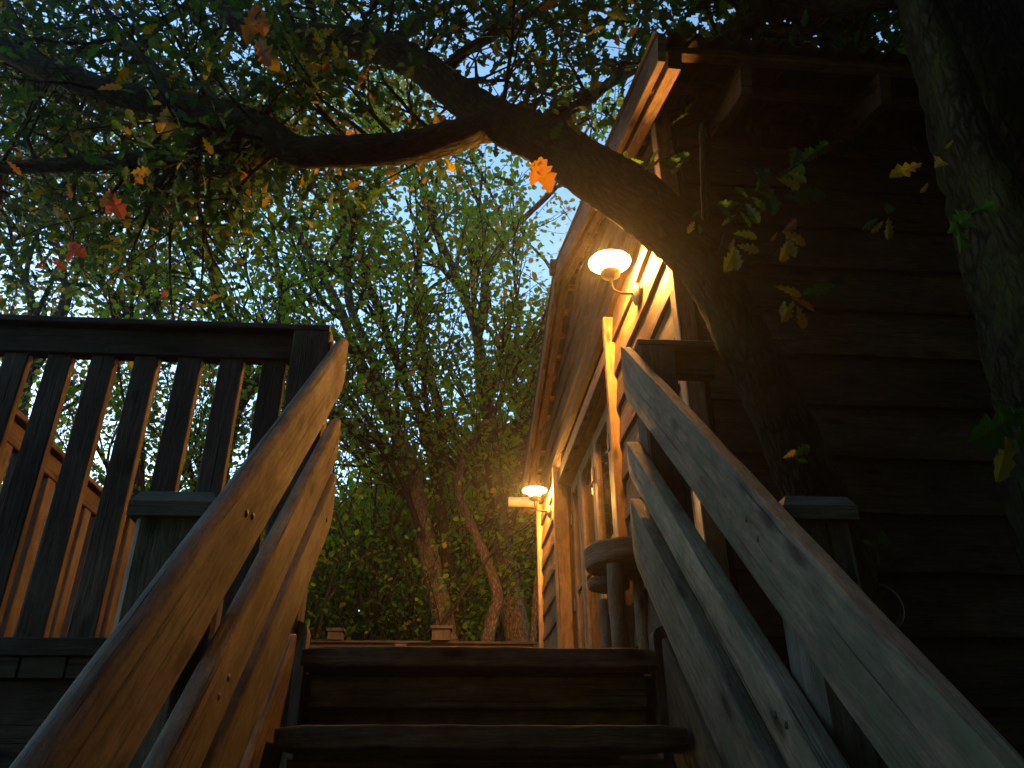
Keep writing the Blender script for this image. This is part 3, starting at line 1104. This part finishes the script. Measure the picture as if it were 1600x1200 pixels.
G1 = (5, 4, 3.0, .9, .2)
G2 = (4, 5, 2.2, 1.0, .5)
# pale forked tree behind the far balustrade (leans left)
Y = 9.4
tree('tree', 'forked tree leaning left behind the far balustrade post', 'tree',
     [(px_path([(700, 1060), (690, 960), (672, 880), (655, 800), (640, 720), (600, 640), (560, 560), (530, 480), (480, 390), (430, 300), (395, 200)], Y), .19, .03, True),
      (px_path([(600, 640), (585, 570), (545, 470), (545, 380), (530, 280), (520, 190)], Y - .1), .09, .02, True),
      (px_path([(655, 800), (600, 730), (540, 660), (480, 590), (420, 520), (350, 460)], Y + .3), .09, .02, True)],
     M_BARK_PALE, G1, per=6)
Y = 9.9
tree('tree', 'tall dark tree rising straight behind the forked leaning tree', 'tree',
     [(px_path([(722, 1050), (712, 960), (703, 900), (692, 840), (684, 760), (660, 660), (630, 590), (600, 510), (570, 420), (560, 320), (555, 200)], Y), .13, .03, True),
      (px_path([(684, 760), (690, 660), (660, 540), (655, 420), (665, 300), (650, 190)], Y + .2), .09, .02, True)],
     M_BARK, G1, per=6)
Y = 9.1
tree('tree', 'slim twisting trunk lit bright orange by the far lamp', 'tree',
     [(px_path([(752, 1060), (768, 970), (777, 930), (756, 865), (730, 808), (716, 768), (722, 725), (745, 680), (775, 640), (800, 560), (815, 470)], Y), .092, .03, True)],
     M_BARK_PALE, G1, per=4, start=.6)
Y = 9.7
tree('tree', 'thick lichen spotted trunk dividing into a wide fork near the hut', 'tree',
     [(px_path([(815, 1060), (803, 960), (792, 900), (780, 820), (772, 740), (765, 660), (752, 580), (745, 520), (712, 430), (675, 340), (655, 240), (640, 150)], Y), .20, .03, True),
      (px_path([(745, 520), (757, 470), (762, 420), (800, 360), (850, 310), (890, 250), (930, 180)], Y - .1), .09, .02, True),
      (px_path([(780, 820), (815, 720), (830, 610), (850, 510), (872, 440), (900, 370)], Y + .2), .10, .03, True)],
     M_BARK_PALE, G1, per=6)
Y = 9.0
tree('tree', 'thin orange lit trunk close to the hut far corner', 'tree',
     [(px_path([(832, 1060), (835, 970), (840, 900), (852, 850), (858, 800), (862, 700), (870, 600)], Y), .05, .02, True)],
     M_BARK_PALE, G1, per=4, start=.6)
Y = 9.6
tree('tree', 'bushy tree behind the left balustrade, nearest the stairs', 'tree',
     [(px_path([(330, 1150), (335, 900), (345, 760), (370, 640), (385, 560), (360, 490), (330, 410), (300, 340), (270, 250)], Y), .13, .03, True),
      (px_path([(370, 640), (420, 560), (440, 480), (430, 400), (420, 330), (380, 240)], Y), .08, .02, True)],
     M_BARK, G2, per=6)
Y = 9.2
tree('tree', 'dark tree with reddening leaves behind the middle of the left balustrade', 'tree',
     [(px_path([(190, 1200), (200, 950), (215, 760), (215, 620), (205, 500), (150, 430), (110, 360), (70, 290)], Y), .13, .03, True),
      (px_path([(215, 620), (250, 520), (240, 430), (235, 350), (200, 240)], Y), .07, .02, True)],
     M_BARK, (4, 5, 2, 1.2, 1.3), per=6)
Y = 8.8
tree('tree', 'blue green tree at the far left edge beyond the deck', 'tree',
     [(px_path([(-20, 1250), (0, 950), (20, 760), (40, 600), (50, 480), (20, 400), (-40, 300)], Y), .14, .03, True),
      (px_path([(40, 600), (90, 500), (100, 420), (60, 300)], Y), .07, .02, True),
      (px_path([(20, 760), (-60, 600), (-120, 480)], Y), .07, .02, True)],
     M_BARK, G2, per=6)


def shrub(label, c, rad, n, w, size=(.05, .085), stems=7):
    root = empty('shrub', (c[0], c[1], GROUND), label, 'shrub', 'shrubs beyond the deck')
    mb = MB(); tips = []
    for k in range(stems):
        a = 6.283 * k / stems
        grow(mb, tips, (c[0] + .15 * math.cos(a), c[1] + .15 * math.sin(a), GROUND - .02), (.35 * math.cos(a), .35 * math.sin(a), 1), (c[2] - GROUND) * 1.0, .035, 2, up=.2, spread=.7, kids=(6, 8), shrink=.42)
    mb.build('stems', M_BARK, root, smooth=True)
    tips = [t for t in tips if t[0].z > GROUND + 1.2]
    per = max(1, n // max(1, len(tips)))
    P = tip_points(tips, per, .17)
    leaf_mesh('foliage', P, rng.uniform(size[0], size[1], len(P)), SMALL_V, SMALL_F, pick_mats(len(P), w), root)


shrub('dense green shrub beyond the far balustrade, left of the tree trunks', (-1.3, 9.6, 5.0), 1, 11000, (6, 3, 1, .1, 0))
shrub('dense green shrub seen between the left rails and the forked tree', (-2.2, 10.3, 5.5), 1, 11000, (6, 4, 1, .1, 0))
shrub('loose shrub behind the tree trunks beside the hut corner', (.3, 11.0, 4.6), 1, 9000, (5, 4, 1, .1, 0))
shrub('low shrub beyond the left balustrade seen through the balusters', (-4.2, 9.4, 4.2), 1, 9000, (4, 4, 2, .6, .3))

# ------------------------------------------------------------------ the leaning oak in front of the hut
oak_path = [(1345, 1050, 2.52), (1300, 850, 2.5), (1245, 710, 2.46), (1190, 590, 2.42), (1138, 485, 2.40), (1100, 412, 2.38), (1050, 360, 2.38), (985, 308, 2.40), (930, 272, 2.45), (870, 232, 2.5), (810, 203, 2.55), (755, 178, 2.6), (700, 135, 2.65), (650, 100, 2.7), (600, 76, 2.75), (520, 64, 2.85), (430, 55, 2.95), (370, 30, 3.05), (320, -30, 3.2)]
rad_px = [.11, .105, .10, .095, .092, .10, .108, .118, .112, .105, .098, .09, .082, .078, .078, .078, .07, .06, .05]
oak = empty('tree', (at(1345, 1050, 2.52).x + .1, 2.52, GROUND), 'leaning oak whose thick limb crosses in front of the hut and over the stairs', 'tree', 'oaks over the stairs')
base = Vector((at(1345, 1050, 2.52).x + .1, 2.52, GROUND))
pts = [base + Vector((.03, 0, -.05)), base + Vector((0, 0, .5))] + px_path(oak_path)
c = catmull(pts, 8)
rr = np.interp(np.linspace(0, 1, len(c)), np.linspace(0, 1, len(rad_px) + 2), [.17, .15] + rad_px)
mb = MB(); tube(mb, c, list(rr), 20, bump=.07)
mb.build('trunk', M_BARK_MOSS, oak, smooth=True)
oak_limbs = [
    ([(775, 195, 2.58), (745, 200, 2.58), (715, 212, 2.56), (660, 227, 2.54), (600, 234, 2.54), (520, 237, 2.56), (462, 236, 2.6), (425, 210, 2.64), (385, 188, 2.68), (330, 174, 2.74), (250, 160, 2.8), (180, 145, 2.86), (110, 120, 2.9), (60, 104, 2.95), (0, 75, 3.0), (-70, 50, 3.1)], .074, .056),
    ([(470, 240, 2.6), (440, 232, 2.6), (410, 207, 2.6), (385, 192, 2.62), (350, 200, 2.66), (315, 222, 2.7), (275, 242, 2.75), (210, 250, 2.8), (120, 257, 2.9), (0, 262, 3.0), (-80, 270, 3.1)], .05, .03),
    ([(820, 210, 2.6), (870, 182, 2.8), (920, 155, 3.0), (965, 120, 3.2), (1010, 85, 3.4)], .04, .018),
    ([(850, 222, 2.6), (900, 165, 2.9), (955, 132, 3.2), (1020, 96, 3.5)], .03, .015),
    ([(690, 125, 2.7), (720, 85, 2.8), (790, 45, 2.95), (870, -5, 3.1)], .035, .02),
    ([(610, 80, 2.75), (640, 40, 2.9), (700, 10, 3.0), (740, -40, 3.1)], .03, .015),
    ([(260, 160, 2.8), (245, 110, 2.95), (190, 60, 3.1), (150, -20, 3.3)], .03, .015),
    ([(70, 105, 2.95), (40, 60, 3.1), (10, 0, 3.3)], .03, .015),
    ([(1100, 420, 2.37), (1104, 350, 2.36), (1101, 270, 2.35), (1098, 196, 2.34)], .022, .016)]
tips = []
twig = MB()
for k, (lp, ra, rb) in enumerate(oak_limbs):
    c = catmull(px_path(lp), 4)
    n = len(c)
    mb = MB(); tube(mb, c, [ra + (rb - ra) * i / (n - 1) for i in range(n)], 10, bump=.06)
    mb.build('limb', M_BARK_MOSS, oak, smooth=True)
    if k < 8:
        for i in range(4, n, 2):
            left = c[i].x < -.75
            for q in range(2 if left else 1):
                dd = (c[i] - c[i - 1]).normalized()
                a = Vector((random.gauss(0, 1), random.gauss(.9, .7), random.gauss(.1, .8) if left else random.uniform(.5, 1.2)))
                a = (a - dd * a.dot(dd)).normalized()
                if not left and a.z < .1: continue
                grow(twig, tips, c[i], (dd * .5 + a * .8).normalized(), random.uniform(.35, .8), .012, 1, up=.1 if left else .35, wander=.4, spread=.8, kids=(2, 4), minr=.0025)
pt = catmull(px_path(oak_path), 4)
for i in range(40, len(pt), 2):
    for q in range(2):
        a = Vector((random.gauss(0, .8), random.gauss(.6, .8), random.uniform(.4, 1.3))).normalized()
        grow(twig, tips, pt[i], a, random.uniform(.4, .9), .012, 1, up=.3, wander=.4, spread=.8, kids=(2, 4), minr=.0025)
# upper boughs carrying the dense part of the crown, up and to the left
for lp in ([(330, -20, 3.2), (260, 30, 3.5), (170, 60, 3.9), (80, 90, 4.3), (-60, 120, 4.7)], [(300, -40, 3.2), (330, 110, 3.9), (300, 230, 4.5), (240, 320, 5.0), (150, 380, 5.3)],
           [(250, 30, 3.5), (160, 180, 4.2), (90, 300, 4.8), (20, 380, 5.2)], [(400, 40, 3.0), (470, -10, 3.5), (560, -30, 4.0), (680, 20, 4.5), (760, 60, 5.0)],
           [(560, -30, 4.0), (700, -60, 4.3), (850, 30, 4.6), (960, 60, 5.0)], [(70, 60, 4.2), (20, 180, 4.8), (-40, 260, 5.2)], [(250, -60, 3.4), (120, -40, 3.6), (0, 0, 3.9), (-80, 30, 4.1)],
           [(480, -10, 3.5), (500, 80, 4.2), (480, 160, 4.8), (430, 240, 5.2)]):
    c = catmull(px_path(lp), 5)
    n = len(c)
    mb = MB(); tube(mb, c, [.032 - .02 * i / (n - 1) for i in range(n)], 8, bump=.06)
    mb.build('limb', M_BARK, oak, smooth=True)
    for i in range(3, n):
        for q in range(1 + i % 2):
            a = Vector((random.gauss(0, 1), random.gauss(0, 1), random.gauss(.1, .8))).normalized()
            grow(twig, tips, c[i], a, random.uniform(.35, .8), .010, 1, up=.1, wander=.4, spread=.8, kids=(2, 4), minr=.0025)
# sprigs on the trunk in front of the dark wall
sprigs = []


def sprig(path, r=.005):
    c = catmull(px_path(path), 3)
    tube(twig, c, list(np.linspace(r, .002, len(c))), 5, caps=False)
    return c


sprig([(1118, 420, 2.3), (1140, 345, 2.2), (1185, 300, 2.15), (1240, 262, 2.1), (1285, 235, 2.08)])
sprig([(1140, 345, 2.2), (1150, 375, 2.18), (1147, 390, 2.17)], .003)
sprig([(1160, 420, 2.35), (1200, 400, 2.2), (1235, 372, 2.15)], .003)
sprig([(1150, 500, 2.38), (1210, 480, 2.25), (1240, 465, 2.2)], .003)
sprig([(1040, 340, 2.3), (1020, 260, 2.2), (1055, 245, 2.15)], .003)
twig.build('twigs', M_BARK, oak, smooth=True, kind='stuff')
P = tip_points(tips, 8, .075, .42)
leaf_mesh('crown', P, rng.uniform(.05, .085, len(P)), OAK_V, OAK_F, pick_mats(len(P), (4, 7, .9, .25, .06)), oak, droop=.5, flat=.9, pal=OAKLEAF)

leaf_src = {}


def leaf(parent, p, d, nrm, size, mi):
    """one leaf as an object: base p, long axis d, facing nrm"""
    if mi not in leaf_src:
        me = bpy.data.meshes.new('leaf')
        me.from_pydata([tuple(v) for v in OAK_V], [], [list(map(int, f)) for f in OAK_F])
        me.materials.append(OAKLEAF[mi])
        leaf_src[mi] = me
    o = bpy.data.objects.new('leaf', leaf_src[mi])
    T = Vector(d).normalized()
    Nn = Vector(nrm); Nn = (Nn - T * Nn.dot(T)).normalized()
    B = Nn.cross(T) * random.uniform(.7, 1.05)
    s = size
    o.matrix_basis = Matrix(((T.x * s, B.x * s, Nn.x * s, p[0]), (T.y * s, B.y * s, Nn.y * s, p[1]), (T.z * s, B.z * s, Nn.z * s, p[2]), (0, 0, 0, 1)))
    COL.objects.link(o)
    adopt(o, parent)
    return o


def leaf_px(parent, x0, y0, x1, y1, Y, mi, tilt=0, dy=0.0):
    a, b = at(x0, y0, Y), at(x1, y1, Y + dy)
    nrm = Vector((random.gauss(tilt, .35), -1, random.gauss(-.3, .35)))
    return leaf(parent, a, b - a, nrm, (b - a).length, mi)


# lit sprays against the dark wall (green), and turning leaves
for (x0, y0, x1, y1, mi) in [(1265, 245, 1297, 222, 0), (1245, 258, 1275, 232, 0), (1235, 265, 1250, 228, 1), (1225, 272, 1262, 262, 0), (1205, 285, 1240, 270, 0), (1195, 292, 1188, 258, 1), (1180, 300, 1205, 262, 0),
                             (1185, 300, 1215, 310, 0), (1170, 312, 1150, 290, 0), (1160, 318, 1122, 318, 0), (1165, 318, 1185, 345, 0), (1150, 335, 1128, 350, 2), (1155, 330, 1175, 352, 0), (1145, 345, 1130, 325, 1), (1215, 280, 1252, 292, 2),
                             (1230, 268, 1258, 282, 2), (1200, 290, 1210, 330, 1), (1240, 300, 1290, 305, 1), (1225, 305, 1265, 318, 1), (1175, 308, 1195, 325, 0), (1145, 365, 1185, 368, 2), (1147, 372, 1140, 392, 3),
                             (1152, 383, 1184, 392, 3), (1148, 386, 1138, 420, 2), (1150, 388, 1152, 418, 2), (1222, 362, 1260, 380, 3), (1222, 362, 1250, 345, 4), (1228, 368, 1242, 398, 2), (1232, 375, 1225, 405, 3), (1215, 362, 1205, 376, 3),
                             (1210, 447, 1252, 460, 3), (1252, 460, 1305, 446, 1), (1240, 470, 1225, 500, 3), (1245, 478, 1258, 512, 3), (1236, 465, 1275, 482, 4), (1225, 470, 1222, 490, 2),
                             (1052, 246, 1077, 240, 0), (1040, 254, 1064, 246, 0), (1035, 250, 1008, 262, 2), (1030, 255, 1050, 262, 0), (1080, 340, 1093, 330, 0), (1085, 345, 1076, 362, 2), (1092, 350, 1095, 362, 0),
                             (1235, 712, 1268, 698, 0), (1240, 715, 1262, 722, 0), (1222, 716, 1245, 705, 2)]:
    leaf_px(oak, x0, y0, x1, y1, 2.12 + random.uniform(-.04, .04), mi, dy=random.uniform(-.03, .03))
# big leaf hanging under the limb, lit by the lamp, and others along the limb
for (x0, y0, x1, y1, mi, YY) in [(845, 245, 858, 292, 3, 2.2), (843, 246, 832, 285, 3, 2.2), (838, 250, 828, 262, 3, 2.2), (893, 190, 906, 208, 2, 2.3), (885, 188, 900, 200, 3, 2.3), (880, 190, 862, 215, 0, 2.3),
                                (395, 10, 388, 60, 3, 2.2), (410, 15, 412, 50, 3, 2.2), (405, 60, 430, 105, 2, 2.25), (398, 62, 418, 98, 3, 2.25), (152, 140, 190, 133, 3, 2.4), (262, 165, 262, 205, 2, 2.4), (258, 170, 248, 200, 2, 2.4),
                                (205, 270, 232, 268, 2, 2.4), (208, 272, 222, 285, 3, 2.4), (170, 300, 190, 335, 4, 2.6), (172, 295, 158, 320, 3, 2.6), (180, 300, 165, 332, 4, 2.6), (120, 380, 105, 405, 4, 2.8), (110, 378, 130, 398, 4, 2.8), (75, 405, 55, 418, 4, 2.8), (80, 400, 98, 420, 4, 2.8),
                                (575, 105, 562, 128, 3, 2.4), (525, 200, 548, 190, 2, 2.5), (520, 205, 540, 215, 3, 2.5), (345, 90, 362, 66, 2, 2.4), (690, 55, 678, 62, 3, 2.5)]:
    leaf_px(oak, x0, y0, x1, y1, YY, mi, dy=random.uniform(-.03, .03))
nleaf = 75
# nearest twig leaves as single leaves
cand = sorted([t for t in tips if 1.2 < t[0].y < 3.2 and t[0].z < 3.6], key=lambda t: t[0].length)[:900]
random.shuffle(cand)
for (p, d) in cand[:210]:
    dd = Vector((random.gauss(0, 1), random.gauss(0, 1), random.gauss(-.4, .6))).normalized()
    leaf(oak, p, dd, (random.gauss(0, .5), random.gauss(-.3, .5), 1), random.uniform(.045, .075), int(pick_mats(1, (5, 6, 2, 1, .2))[0]))

# ------------------------------------------------------------------ the thick mossy oak at the right
oak2 = empty('tree', (2.15, 1.75, GROUND), 'thick mossy oak trunk leaning in from the right edge above the hut roof', 'tree', 'oaks over the stairs')
p2 = [Vector((2.15, 1.75, GROUND - .05)), Vector((2.0, 1.76, -.5))] + px_path([(1775, 850, 1.78), (1715, 650, 1.8), (1645, 450, 1.8), (1585, 270, 1.8), (1527, 100, 1.8), (1480, -40, 1.82), (1450, -180, 1.85), (1400, -330, 1.9)])
c = catmull(p2, 9)
mb = MB(); tube(mb, c, list(np.linspace(.25, .16, len(c))), 26, bump=.07)
mb.build('trunk', M_BARK_MOSS, oak2, smooth=True)
tips2 = []
tw2 = MB()
for lp, ra, rb in [([(1800, 660, 1.75), (1675, 470, 1.66), (1597, 360, 1.62), (1532, 240, 1.6), (1482, 110, 1.6), (1440, 0, 1.62), (1400, -120, 1.7)], .075, .045),
                   ([(1500, -30, 1.85), (1400, -10, 2.0), (1290, 5, 2.2), (1215, 12, 2.35), (1165, 40, 2.5), (1120, 75, 2.6)], .07, .03),
                   ([(1215, 12, 2.35), (1150, -10, 2.4), (1080, -20, 2.5), (1000, -40, 2.6), (900, -60, 2.7)], .05, .02),
                   ([(1440, -200, 1.85), (1300, -220, 1.9), (1150, -200, 2.0), (1000, -180, 2.2)], .08, .03),
                   ([(1400, -330, 1.9), (1500, -700, 1.6)], .10, .05)]:
    c = catmull(px_path(lp), 4)
    n = len(c)
    mb = MB(); tube(mb, c, [ra + (rb - ra) * i / (n - 1) for i in range(n)], 12, bump=.06)
    mb.build('limb', M_BARK_MOSS, oak2, smooth=True)
    if ra != .075:
        for i in range(3, n, 1):
            for q in range(2):
                a = Vector((random.gauss(.2, 1), random.gauss(0, 1), random.gauss(.5, .5))).normalized()
                grow(tw2, tips2, c[i], a, random.uniform(.5, 1.1), .014, 1, up=.1, wander=.4, spread=.8, kids=(3, 5), minr=.0025)
# the high crown, out over the hut roof and behind the viewer's right shoulder
for k in range(46):
    p = Vector((random.uniform(.9, 4.6), random.uniform(-1.6, 2.6), random.uniform(3.4, 5.4)))
    a = Vector((random.gauss(0, 1), random.gauss(0, 1), random.gauss(.3, .5))).normalized()
    st = c[-1] + Vector((random.uniform(-.2, .2), random.uniform(-.2, .2), random.uniform(-.3, .3)))
    tube(tw2, catmull([st, st.lerp(p, .5) + Vector((0, 0, .3)), p], 4), list(np.linspace(.03, .012, 9)), 5, caps=False)
    grow(tw2, tips2, p, a, random.uniform(.5, 1.0), .014, 1, up=.1, wander=.4, spread=.8, kids=(4, 6), minr=.003)
for k in range(44):
    p = Vector((random.uniform(-1.6, 3.2), random.uniform(-3.8, -.5), random.uniform(3.0, 5.2)))
    a = Vector((random.gauss(0, 1), random.gauss(0, 1), random.gauss(.3, .5))).normalized()
    st = c[-1] + Vector((random.uniform(-.2, .2), random.uniform(-.2, .2), random.uniform(-.3, .3)))
    tube(tw2, catmull([st, st.lerp(p, .5) + Vector((0, 0, .4)), p], 4), list(np.linspace(.03, .012, 9)), 5, caps=False)
    grow(tw2, tips2, p, a, random.uniform(.5, 1.0), .014, 1, up=.1, wander=.4, spread=.8, kids=(4, 6), minr=.003)
tw2.build('twigs', M_BARK, oak2, smooth=True, kind='stuff')
P = tip_points(tips2, 5, .10)
leaf_mesh('crown', P, rng.uniform(.06, .11, len(P)), OAK_V, OAK_F, pick_mats(len(P), (4, 6, .8, .2, 0)), oak2, droop=.5, flat=.9, pal=OAKLEAF)
for (x0, y0, x1, y1, mi) in [(1480, 365, 1525, 330, 0), (1495, 345, 1510, 390, 0), (1510, 335, 1560, 318, 0), (1490, 350, 1480, 330, 1), (1440, 255, 1398, 270, 2), (1450, 285, 1440, 302, 3), (1460, 262, 1478, 245, 2), (1490, 218, 1478, 232, 2),
                             (1388, 340, 1390, 372, 2), (1380, 345, 1365, 362, 2), (1372, 340, 1352, 358, 1), (1385, 335, 1395, 318, 1), (1600, 640, 1530, 690, 0), (1590, 640, 1560, 625, 1), (1575, 665, 1568, 750, 2), (1600, 660, 1600, 700, 0), (1595, 650, 1560, 640, 0),
                             (1372, 850, 1385, 830, 1), (1370, 855, 1350, 845, 1), (1375, 858, 1395, 850, 1), (1370, 862, 1375, 880, 1)]:
    leaf_px(oak2, x0, y0, x1, y1, 1.5 if x0 > 1400 else 1.9, mi, dy=random.uniform(-.03, .03))

# ------------------------------------------------------------------ woodland round the rest of the plot
wood_root = []
for k, (a0, rr_, hh) in enumerate([(90 + 8 * q, random.uniform(4.5, 8), random.uniform(7, 11)) for q in range(19)]):
    th = R(90 - a0)
    bx, by = rr_ * math.cos(th), rr_ * math.sin(th)
    wood_root.append((bx, by, hh))
for k in range(9):
    wood_root.append((-7.5 + 1.25 * k, random.uniform(13, 16), 4.6 if k < 4 else 6.3))
wtips = []
wm = MB()
for (bx, by, hh) in wood_root:
    pth = catmull([(bx, by, GROUND - .05), (bx + random.uniform(-.3, .3), by, GROUND + hh * .35), (bx + random.uniform(-.6, .6), by + random.uniform(-.4, .4), GROUND + hh * .7), (bx + random.uniform(-.8, .8), by, GROUND + hh)], 5)
    tube(wm, pth, list(np.linspace(.2, .04, len(pth))), 8)
    for i in range(3, len(pth)):
        for q in range(3):
            a = Vector((random.gauss(0, 1), random.gauss(0, 1), random.gauss(.2, .4))).normalized()
            grow(wm, wtips, pth[i], a, random.uniform(1.2, 2.2), .04, 1, up=.15, wander=.35, spread=.8, kids=(4, 6))
tag(wm.build('far_wood', M_BARK, None, kind='stuff'), kind='stuff')
P = tip_points(wtips, 9, .3)
tag(leaf_mesh('far_wood_foliage', P, rng.uniform(.12, .22, len(P)), SMALL_V, SMALL_F, pick_mats(len(P), (5, 5, 1, .2, 0)), None), kind='stuff')


# ------------------------------------------------------------------ thin scattering volume added to imitate lens glow round the lamps
hz = MB()
hx0, hx1, hy0, hy1, hz0, hz1 = -125, 125, -125, 125, GROUND - 1.2, 14
hv = [(x, y, z) for z in (hz0, hz1) for x, y in ((hx0, hy0), (hx1, hy0), (hx1, hy1), (hx0, hy1))]
hz.add(hv, [[3, 2, 1, 0], [4, 5, 6, 7]] + [[i, (i + 1) % 4, 4 + (i + 1) % 4, 4 + i] for i in range(4)], [[(0, 0), (1, 0), (1, 1), (0, 1)]] * 6)
m = bpy.data.materials.new('lens_glow_volume'); m.use_nodes = True
nt = m.node_tree
nt.nodes.remove(nt.nodes['Principled BSDF'])
pv = nt.nodes.new('ShaderNodeVolumePrincipled')
pv.inputs['Density'].default_value = .0022
pv.inputs['Color'].default_value = (.9, .9, .9, 1)
pv.inputs['Anisotropy'].default_value = .85
nt.links.new(pv.outputs[0], nt.nodes['Material Output'].inputs['Volume'])
hz.build('glow_haze', m, None, kind='stuff')
